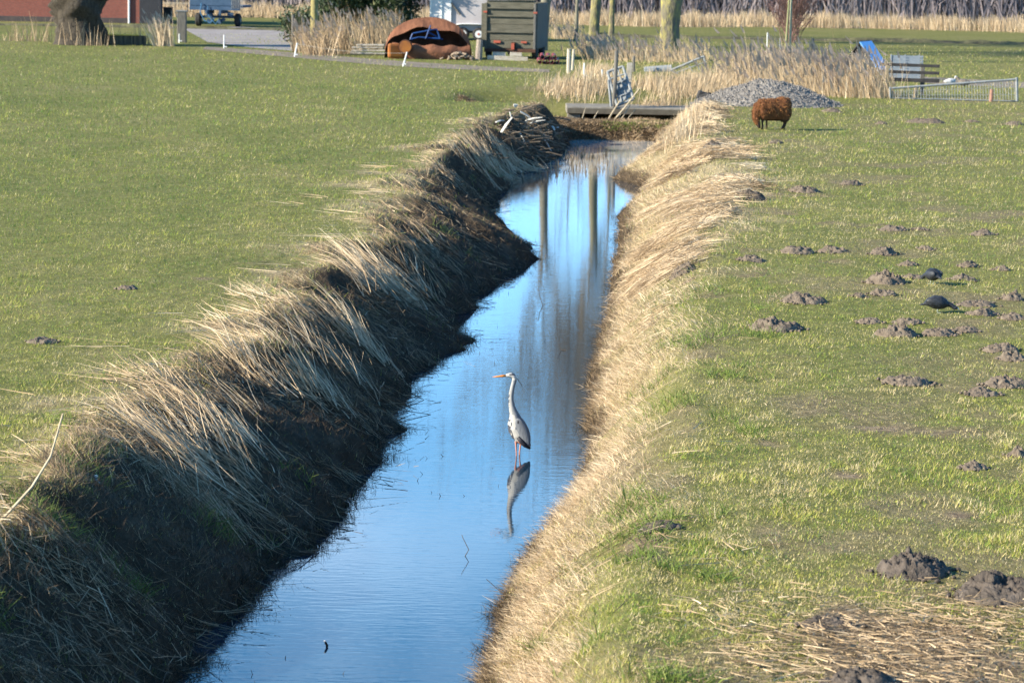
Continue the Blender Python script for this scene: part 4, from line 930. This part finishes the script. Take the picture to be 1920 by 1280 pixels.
# log pile beside the hull
lg = mat('split firewood', (.30,.23,.16), (.20,.15,.11), 8, .9, c3=(.42,.34,.26)); p = PX(862,113,1.1); n_=34
proto = None
for k in range(n_):
    a = random.uniform(0,math.pi); x = random.gauss(0,.32); z = max(.05,.30*(1-abs(x)/.8)*random.random()+.05); d = Vector((math.cos(a),random.uniform(-.8,.3),random.uniform(-.3,.3))).normalized()*.13
    if proto is None:
        proto = MB().tube([(-.13,0,0),(0,.0,.008),(.13,0,0)],[.045,.05,.042],6).build('firewood_log', lg); q_=proto
    else: q_ = proto.copy(); COL.objects.link(q_)
    q_.location = (p.x+x, p.y+random.uniform(-.25,.1), 1.1+z); q_.rotation_euler = (random.uniform(0,3),random.uniform(-.4,.4),random.uniform(0,3.1)); q_.scale = (random.uniform(.6,1.2),)*3
    tag(q_,'split log in the low firewood heap right of the rusty hull','log','firewood heap by the rusted hull')
# stacked boards left of hull
for k,(dx,dz,L_) in enumerate([(0,.04,1.55),(.05,.17,1.5),(-.03,.29,1.35),(.1,.40,1.2)]):
    q = PX(690,103,1.1); o = MB().box((0,0,0),(L_,.45,.07),Matrix.Rotation(random.uniform(-.05,.05),3,'Z')@Matrix.Rotation(random.uniform(-.02,.02),3,'Y')).build('board', palew, loc=(q.x+dx,q.y,q.z+dz+.02), bevel=.01)
    tag(o,['bottom board','second board','third board','topmost short board'][k]+' of the low timber stack left of the rusty hull','board','timber stack')

# horse trailer
o, S = fr(868,76,R(-5),'horse_trailer','light grey twin axle livestock trailer behind the rusty hull','trailer')
grp = mat('grey trailer panel', (.33,.30,.30), (.39,.36,.36), 1.5, .6); grl = mat('light trailer panel', (.55,.55,.55), (.62,.62,.61), 2, .55)
MB().box((.55,1.0,1.62),(3.6,2.0,2.3)).build('body', grp, o, bevel=.06)
MB().box((-1.18,-.01,1.72),(.95,.10,2.1)).build('front_panel', grl, o, bevel=.02)
for x in (-1.67,-1.13,-.66): MB().box((x,-.03,1.75),(.09,.16,2.2)).build('trim', whp, o, bevel=.01)
MB().bar((-1.35,-.09,2.42),(-1.35,-.05,2.42),.16,20).build('round_light', whp, o)
MB().bar((-.62,-.08,1.9),(-.15,-.08,1.3),.05,6).build('strut', dkw, o)
MB().tube([(-.42,-.12,.58),(-.30,-.12,.80),(0,-.12,.84),(.7,-.12,.84),(1.15,-.12,.82),(1.3,-.12,.6)],[(.16,.035)]*6,8).build('mudguard', grl, o, True)
MB().box((.4,.3,.55),(3.2,.5,.35)).build('chassis', mat('dark chassis',(.03,.03,.03)), o)
for x in (0,.82):
    w = MB().tube([(x,-.16,.33),(x,-.11,.33),(x,.06,.33),(x,.10,.33)],[.26,.33,.33,.27],24).build('wheel', rub, o); MB().bar((x,-.175,.33),(x,-.10,.33),.19,18).build('rim', grl, w); MB().bar((x,-.20,.33),(x,-.12,.33),.06,10).build('hub', redp, w)

# wooden box trailer, seen end-on, turned a little
o, S = fr(956,111,R(-9),'box_trailer','old wooden plank box trailer on a rusty chassis left of the smooth tree trunk','trailer')
W_ = 2.05; z0 = .42
for k in range(6):
    hz = z0+.20+k*.335; MB().box((0,.02-.012*(k%2),hz),(W_,.05,.325)).build('plank', oldw, o, bevel=.008)
for k in (1,3,4): MB().box((0,-.06,z0+.38+k*.335),(W_-.1,.09,.06)).build('ledge', oldw, o, bevel=.006)
MB().box((0,-.03,z0+2.10),(W_+.05,.14,.10)).build('top_rail', oldw, o, bevel=.01)
MB().box((-W_/2-.12,.02,z0+.98),(.20,.10,1.85)).build('corner_board', oldw, o, bevel=.01)
for s in (-1,1): MB().box((s*(W_/2+.02),-.02,z0+.95),(.10,.14,1.95)).build('corner_post', dkw if s>0 else oldw, o, bevel=.01)
MB().box((W_/2+.10,1.5,z0+1.0),(.06,2.9,1.9)).build('side_panel', dkw, o); MB().box((-W_/2-.0,1.5,z0+1.0),(.06,2.9,1.9)).build('side_panel', oldw, o)
MB().box((0,3.0,z0+1.0),(W_,.05,1.9)).build('side_panel', oldw, o); MB().box((0,1.5,z0+.02),(W_+.1,2.95,.07)).build('floor', oldw, o)
ch = MB().box((0,-.04,z0-.06),(W_+.15,.16,.14)).box((.15,-.08,z0+.14),(.14,.12,.32)).box((.0,.9,z0-.15),(.12,2.2,.16)); ch.build('chassis', inrust, o)
MB().box((.14,-.17,z0+.12),(.13,.04,.26)).box((-.55,-.06,z0+.30),(.30,.05,.10)).box((.6,-.06,z0+.30),(.25,.05,.08)).build('tail_marker', redp, o)
for s in (-1,1): MB().box((s*(W_/2+.05),-.10,z0+1.55),(.16,.06,.07)).build('hinge', redp, o)
for s in (-1,1):
    for yy in (.5,2.4):
        w = MB().tube([(s*1.0-.11,yy,.32),(s*1.0-.07,yy,.32),(s*1.0+.07,yy,.32),(s*1.0+.11,yy,.32)],[.25,.32,.32,.25],18).build('wheel', rub, o)
for k,(dx,L_) in enumerate([(-.45,.55),(.25,.5),(-.1,1.7)]):
    q=PX(956,113,1.1); ob = MB().box((0,0,0),(L_,.14,.15 if k<2 else .18),Matrix.Rotation(.03,3,'Y')).build('timber_block', palew, loc=(q.x+dx,q.y-.35 if k<2 else q.y-.5, 1.1+(.33 if k<2 else .10)), bevel=.01)
    ob.location.z = 1.1+(.26 if k<2 else .09); tag(ob,['short timber block under the left of the box trailer','short timber block under the right of the box trailer','long pale timber lying under the back of the box trailer'][k],'timber block')
# red pipes stack
pp = mat('maroon plastic pipe', (.22,.05,.06), (.16,.04,.05), 6, .5); q = PX(1028,121,1.1); first=None
for k,(dx,dz) in enumerate([(-.36,.0),(-.12,0),(.12,0),(.36,0),(-.24,.19),(.0,.19),(.24,.19)]):
    if first is None:
        m_=MB(); na=16
        for y_,r_ in ((0,.095),(2.6,.095)): m_.v += [(math.cos(2*math.pi*i/na)*r_, y_, math.sin(2*math.pi*i/na)*r_) for i in range(na)]
        for y_,r_ in ((0,.078),(2.6,.078)): m_.v += [(math.cos(2*math.pi*i/na)*r_, y_, math.sin(2*math.pi*i/na)*r_) for i in range(na)]
        for i in range(na):
            j=(i+1)%na; m_.f += [(i,j,na+j,na+i),(2*na+i,3*na+i,3*na+j,2*na+j),(i,2*na+i,2*na+j,j),(na+i,na+j,3*na+j,3*na+i)]
        first=m_.build('pipe', pp); ob=first
    else: ob=first.copy(); COL.objects.link(ob)
    ob.location=(q.x+dx,q.y+random.uniform(-.08,.08),1.1+.10+dz); tag(ob,'maroon pipe in the small stack right of the box trailer','pipe','stack of maroon pipes')

# electric fence stakes with wire
stakes = [(420,92,66,0,'white fence stake standing alone by the farm road'),(552,107,81,5,'white fence stake leaning right near the reeds'),(755,125,98,8,'white fence stake leaning right in front of the rusty hull'),(725,108,88,10,'short pale stake leaning at the left end of the rusty hull'),
 (336,81,64,0,'thin white stake against the broad gate post'),(1095,147,119,0,'white stake in the reeds left of the leaning gate, left one'),(1131,157,131,-3,'white stake in the reeds left of the leaning gate, right one'),(1438,96,62,0,'tall white stake behind the golden reeds'),(1462,96,72,0,'thin grey stake behind the golden reeds'),(1191,46,37,0,'tiny white stake in the far field'),(1543,52,44,0,'tiny white stake before the far dark ditch')]
ends = []
for a,b_,c,dx,lab in stakes:
    p = PX(a,b_,1.1); S = SCL(p); h = (b_-c)/S; o = empty('fence_stake', p, 0, lab, 'stake', 'white electric fence stakes'); top = Vector((dx/S,0,h)); r = max(.022, .032)
    MB().tube([(0,0,-.05),top],[r,r*.8],8).build('shaft', whp if 'grey' not in lab else galv, o)
    MB().box(Vector((.06,-.02,.10)),(.14,.04,.04)).build('foot_step', whp, o); ends.append(p+top*.92)
wr = mat('fence wire', (.35,.35,.32), (.25,.25,.24), 5, .5)
for a,b_,lab in ((ends[1],ends[2],'thin pale fence wire strung between the leaning stakes'),):
    o = MB().tube([a.lerp(b_,t)-Vector((0,0,.12*math.sin(math.pi*t))) for t in np.linspace(0,1,9)],.004,4).build('fence_wire', wr); tag(o,lab,'wire')
# wooden posts
def post(px, py, top, wpx, lab, m_=dkw, lean=0):
    p = PX(px,py,1.1); S=SCL(p); h=(py-top)/S; o = MB().tube([(0,0,-.1),(lean*.5/S,0,h*.5),(lean/S,0,h)],[wpx/S/2*1.05,wpx/S/2,wpx/S/2*.92],9).build('wooden_post', m_, loc=p); tag(o,lab,'post'); return o
post(549,97,29,6,'tall grey wooden post beside the road with a pale top')
post(1066,138,92,8,'whitish split post left of the white stakes, thicker one', palew)
post(1073,132,93,5,'whitish split post left of the white stakes, thinner one', palew, 2)
post(1188,135,106,5,'short grey post in the reeds behind the leaning gate')
post(1715,184,160,7,'short wooden stump post in front of the mesh gate', mat('tan post',(.36,.28,.18),(.26,.2,.13),6,.9), 3)
post(1858,190,168,7,'short reddish post by the right end of the mesh gate', mat('reddish post',(.38,.19,.13),(.20,.13,.10),9,.9), 1)
post(1523,115,73,5,'slim grey pole in the golden reeds near the blue-roofed hut')
post(897,113,75,13,'rotten grey stump between rusty hull and box trailer', mat('rotten stump',(.22,.18,.15),(.34,.28,.22),6,.95,stretch=(4,4,1),bump=.03), 2)

# concrete slab bridge
conc = mat('mossy concrete', (.15,.135,.11), (.25,.225,.185), 3, .9, bump=.015, c3=(.12,.14,.04)); slabz = .72
pa = PX(1062,200,slabz); pb_ = PX(1330,204,slabz); o = empty('slab_bridge', ((pa.x+pb_.x)/2,pa.y+.6,slabz), math.atan2(pb_.y-pa.y,pb_.x-pa.x)*0, 'flat mossy concrete slab bridging the far end of the ditch','bridge'); Lb = (pb_.x-pa.x)
MB().box((0,.5,-.11),(Lb,2.2,.22)).build('slab', conc, o, bevel=.03); MB().box((0,-.615,-.13),(Lb*.98,.06,.16)).build('edge_beam', mat('dark concrete',(.09,.075,.055),(.14,.12,.09),3,.9), o)  # front strip in darker concrete than the slab
for s in (-1,1): MB().box((s*(Lb/2-.25),.5,-.55),(.4,2.0,.6)).build('abutment', conc, o)
YB = pa.y+.05
# leaning hurdle gate, post and pale board
def P_(a,b_,dy=0): return ZAT(a,b_,YB+dy)
o = empty('hurdle_gate', P_(1160,200), 0, 'galvanised sheep hurdle leaning against a wooden post on the slab bridge','gate'); bp = P_(1160,200)
tl_,tr_,br_,bl_ = P_(1139,135,.5)-bp,P_(1168,125,.5)-bp,P_(1188,186,.05)-bp,P_(1157,198,.05)-bp
f=MB()
for a,b_ in ((tl_,tr_),(tr_,br_),(br_,bl_),(bl_,tl_)): f.bar(a,b_,.045,8)
f.build('frame', galv, o)
f=MB()
for t in (.22,.40,.58,.78): f.bar(tl_.lerp(bl_,t), tr_.lerp(br_,t), .028,6)
f.build('rails', galv, o); f=MB()
for t in (.33,.66): f.bar(tl_.lerp(tr_,t), bl_.lerp(br_,t), .024,6)
f.build('uprights', galv, o)
f=MB(); f.add([tl_.lerp(bl_,.35)+Vector((.1,.05,0)),tr_.lerp(br_,.30)+Vector((0,.05,0)),br_+Vector((-.08,.05,.05)),bl_+Vector((.06,.05,.08))],[(0,1,2,3)]); q_=f.build('sheet', galv, o); s_=q_.modifiers.new('s','SOLIDIFY'); s_.thickness=.01
o = MB().tube([P_(1150,206,.15)-bp,P_(1154,150,.15)-bp,P_(1156,95,.15)-bp],[.07,.065,.06],9).build('wooden_post', dkw, loc=bp); tag(o,'tall wooden post the metal hurdle leans on','post')
o = MB().tube([P_(1146,200,-.1)-bp,P_(1141,150,-.1)-bp],[.045,.04],8).build('metal_pole', galv, loc=bp); tag(o,'short grey metal pole at the left foot of the leaning hurdle','pole')
o = MB().box((0,0,0),(.17,.05,1.1),Matrix.Rotation(R(2),3,'Y')).build('board', palew, loc=P_(1179,150,.8), bevel=.01); tag(o,'upright pale board with a yellow lichen patch behind the leaning hurdle','board')
# sticks leaning on the slab
for i,(a,b_,c,d) in enumerate([(1162,190,1135,235),(1200,165,1143,235),(1186,190,1160,232),(1172,200,1158,230),(1192,205,1170,236),(1098,202,1090,228),(1122,208,1108,232)]):
    p0=ZAT(c,d,YB-.9); o=MB().tube([(0,0,0),ZAT((a+c)/2+random.uniform(-2,2),(b_+d)/2,YB-.75)-p0,ZAT(a,b_,YB-.65)-p0],[.03,.026,.02] if i<2 else [.018,.015,.01],6).build('stick', stk, loc=p0)
    tag(o,['thick pale stick propped against the slab edge, left one','longest pale stick propped against the slab edge','thin stick propped on the slab right of the thick pair','thin stick between the thick propped pair and the hurdle foot','rightmost thin stick propped on the slab','leftmost thin twig hanging over the slab edge','second thin twig from the left over the slab edge'][i],'stick','sticks propped on the slab bridge')
# splintered white wood on the dark bank
wsp = mat('bleached splintered wood', (.62,.60,.54), (.45,.42,.36), 8, .8, stretch=(1,4,4), bump=.01)
sd_ = [(966,236,966,207,.05),(985,240,1017,226,.05),(992,246,1022,231,.04),(975,245,1000,232,.04),(1040,262,1047,244,.03),(1035,262,1040,250,.025),(940,240,960,226,.035),(1010,262,1030,270,.04),(955,262,970,285,.03),(930,246,945,232,.03),(1000,255,1014,240,.03),(948,250,938,262,.03),(1020,280,1034,290,.03),(975,268,990,290,.03)]
for (a,b_,c,d,r) in sd_:
    p0=GP(a,b_)+Vector((0,-.15,.12)); r*=1.3; dy=random.uniform(-.1,.3); o=MB().tube([(0,0,0),(ZAT(c,d,p0.y+dy)-p0)*.5+Vector((0,0,.02)),ZAT(c,d,p0.y+dy)-p0],[(r,r*.5),(r*1.1,r*.5),(r*.6,r*.25)],5).build('wood_scrap', wsp, loc=p0+Vector((0,0,.08))); tag(o,'bleached splintered wood scrap on the dark brushwood beside the far ditch','wood scrap','splintered wood on the far left bank')
br=MB()
for k in range(380):
    a,b_ = random.gauss(990,34), random.gauss(264,15); p0=GP(a,b_)+Vector((0,0,random.uniform(0,.12))); an=random.uniform(0,3.14); L_=random.uniform(.2,.7); d=Vector((math.cos(an),math.sin(an)*.7,random.uniform(-.5,.35)))*L_; br.tube([p0,p0+d*.5+Vector((0,0,.03)),p0+d],random.uniform(.008,.022),4)
tag(br.build('brushwood', mat('dead brushwood',(.10,.075,.05),(.24,.18,.12),3,.9)),'dark heap of dead brushwood on the left bank before the bridge','brushwood',kind='stuff')
# metal gate rails behind
o = empty('metal_gate', PX(1300,140,1.1), 0, 'sloping galvanised gate half sunk in straw right of the thick willow','gate'); b0=o.location; Yg=b0.y
g1,g2,g3,g4 = ZAT(1258,132,Yg)-b0,ZAT(1320,106,Yg)-b0,ZAT(1324,128,Yg)-b0,ZAT(1275,142,Yg)-b0
f=MB(); f.bar(g1,g2,.05); f.bar(g2,g3,.05); f.bar(g1,g4,.04); f.build('frame', galv, o)
f=MB(); [f.bar(g1.lerp(g2,t)-Vector((0,0,0)), g4.lerp(g3,t), .02) for t in (.25,.5,.75)]; f.bar(g1.lerp(g4,.5),g2.lerp(g3,.5),.025); f.build('bars', galv, o)
o = MB().tube([ZAT(1208,134,Yg+2)-b0,ZAT(1260,130,Yg+2)-b0],[(.16,.18)]*2,10).build('metal_trough', galv, loc=b0, bevel=.02); tag(o,'dull metal water trough half hidden in reeds under the thick willow','trough')
# gravel heap
gm = mat('grey gravel', (.13,.115,.10), (.27,.245,.215), 20, .9, bump=.02, c3=(.38,.35,.31)); q0 = PX(1436,196,1.1); S=SCL(q0)
rx, ry, hh = 140/S, 2.4, .74; V=[];nr,na=44,150
rr,A = np.meshgrid(np.linspace(.01,1,nr), np.linspace(0,2*math.pi,na,endpoint=False), indexing='ij'); x=rr*np.cos(A)*rx; y=rr*np.sin(A)*ry
z = hh*(1-rr**1.6)*(1-.25*np.maximum(0,-x/rx))*(.8+.35*fbm(x*.9,y,401,3))+(fbm(x*11,y*11,405,3)-.5)*.13-.03
F=np.array([(j*na+i,(j+1)*na+i,(j+1)*na+(i+1)%na,j*na+(i+1)%na) for j in range(nr-1) for i in range(na)])
me=np_mesh('gravel_heap',np.stack([x,y,z],-1).reshape(-1,3),F,gm,None,False); gh=tag(link('gravel_heap',me,loc=q0),'long low heap of grey gravel behind the sheep','gravel heap')
st=MB(); 
for k in range(2600):
    a=rng.uniform(0,6.28); d=math.sqrt(rng.random()); xx,yy=d*math.cos(a)*rx*1.02,d*math.sin(a)*ry; j=min(nr-1,int(d*(nr-1))); i=int((a/6.2832)*na)%na; c=rng.uniform(.018,.045)
    if yy > .6: continue
    ct=Vector((xx,yy,z[j,i]+.005)); st.add([ct+Vector((c*1.3,0,0)),ct+Vector((0,c,0)),ct+Vector((-c,0,.2*c)),ct+Vector((0,-c,0)),ct+Vector((0,0,c))],[(0,1,4),(1,2,4),(2,3,4),(3,0,4)])
st.build('loose_stones', gm, gh)['kind']='stuff'
o = MB().box((0,0,0),(.5,.5,.28),Matrix.Rotation(.3,3,'Y')).tube([(-.2,-.3,0),(.1,-.35,.1),(.3,-.2,-.05)],.08,6).build('black_sack', rub, loc=PX(1322,190,1.1)+Vector((0,0,.13)), bevel=.1); tag(o,'crumpled black plastic sack at the left foot of the gravel heap','sack')
# compost heap in the reeds
cm2=mat('weathered compost',(.20,.16,.12),(.32,.27,.22),6,.95,bump=.03); q=PX(1455,122,1.1); b=MB(); b.ell((0,0,.1),(.85,.8,.55),n=30,m=16); me=b.mesh('compost',cm2,True)
for v in me.vertices: v.co *= 1+.25*(float(fbm(np.array([v.co.x*3+5]),np.array([v.co.z*3+v.co.y]),411,3)[0])-.5)
tag(link('compost_heap',me,loc=q),'rounded brown compost heap in the golden reeds below the shrub','compost heap')
# blue roofed hut
o, S = fr(1612,140,R(-22),'animal_hut','small A-shaped hut with a bright blue metal roof behind the reeds','hut')
bl=mat('blue roof sheet',(.12,.32,.62),(.20,.42,.70),3,.35,.2); hw,hz,dp=.78,1.22,1.5
MB().box((0,0,0),(1,1,1)) 
MB().add([(-hw,0,.1),(hw,0,.1),(0,0,hz),(-hw,dp,.1),(hw,dp,.1),(0,dp,hz)],[(0,1,2),(3,5,4),(0,3,4,1)]).build('gable', mat('dark hut boards',(.035,.03,.028),(.08,.07,.06),6,.9,stretch=(1,1,5)), o)
for s,m_ in ((1,bl),(-1,mat('dark roof felt',(.05,.045,.04),(.09,.08,.07),5,.9))):
    f=MB().add([(0,-.12,hz+.05),(s*(hw+.12),-.12,.02),(s*(hw+.12),dp+.1,.02),(0,dp+.1,hz+.05)],[(0,1,2,3)]).build('roof_panel', m_, o); sm=f.modifiers.new('s','SOLIDIFY'); sm.thickness=.04
# slatted crate
o, S = fr(1702,150,0,'slatted_crate','pale blue-grey slatted crate behind the dark wooden rails','crate'); cg=mat('pale grey slats',(.20,.23,.255),(.29,.32,.34),8,.6); 
for k in range(9):
    MB().box((0,-.02,.08+k*.098),(1.1,.03,.066)).build('slat', cg, o)
f=MB(); [f.box((x,y,.45),(.05,.05,.92)) for x in (-.53,0,.53) for y in (.02,.9)]; f.box((0,.93,.45),(1.08,.03,.85)); f.build('frame', cg, o)
# dark post and rail fence
o, S = fr(1705,183,0,'rail_fence','short dark wooden rail fence left of the mesh gate','fence')
MB().box((-42/S,0,.5),(.11,.11,1.05)).build('post', mat('light brown post',(.30,.25,.16),(.22,.18,.12),6,.9), o, bevel=.01); MB().box((30/S,.9,.55),(.13,.11,1.0)).build('post', dkw, o, bevel=.01)  # left post in paler brown wood, right post darker
for k,hz in enumerate((.55,.80,1.03)): MB().box((2/S,.45,hz),(112/S,.04,.10 if k else .12),Matrix.Rotation(R(1),3,'Y')).build('rail', mat('tarred rail',(.035,.033,.03),(.07,.06,.055),5,.9), o, bevel=.006)
# mesh gate
q=PX(1790,188,1.1); o=empty('mesh_gate',q,0,'long low galvanised mesh gate on the right behind the meadow','gate'); a1,a2=ZAT(1669,166,q.y)-q,ZAT(1906,149,q.y)-q; b1,b2=ZAT(1669,184,q.y)-q,ZAT(1907,190,q.y)-q
MB().bar(a1,a2,.035,8).bar(b1,b2,.02,6).build('frame', galv, o)
MB().bar(a1+Vector((0,0,.05)),b1,.035,8).build('gate_post', galv, o); MB().bar(a2+Vector((0,0,.06)),b2,.045,8).build('gate_post', galv, o)
f=MB(); [f.bar(a1.lerp(a2,t),b1.lerp(b2,t),.008,4) for t in np.linspace(.02,.98,44)]; [f.bar(a1.lerp(b1,t),a2.lerp(b2,t),.006,4) for t in (.35,.7)]; f.build('mesh_bars', galv, o)
# far paddock rails at upper left, behind the cart
o, S = fr(332,26,0,'paddock_fence','pale paddock rails between the barn and the blue cart','fence'); fw=mat('silvered rail',(.34,.31,.26),(.26,.23,.19),5,.9)
for hz in (.35,.7,1.05): MB().box((0,0,hz),(2.4,.05,.10)).build('rail', fw, o)
for x in (-1.1,0,1.1): MB().box((x,.06,.6),(.10,.08,1.25)).build('post', fw, o)
o, S = fr(500,14,0,'wire_fence','far wire fence with thin posts behind the cart','fence')
for k in range(12): MB().box((-4.5+k*.85,0,.5),(.07,.07,1.1)).build('post', fw, o)
for hz in (.4,.75,1.0): MB().bar((-4.6,0,hz),(4.9,0,hz),.015,4).build('wire', galv, o)
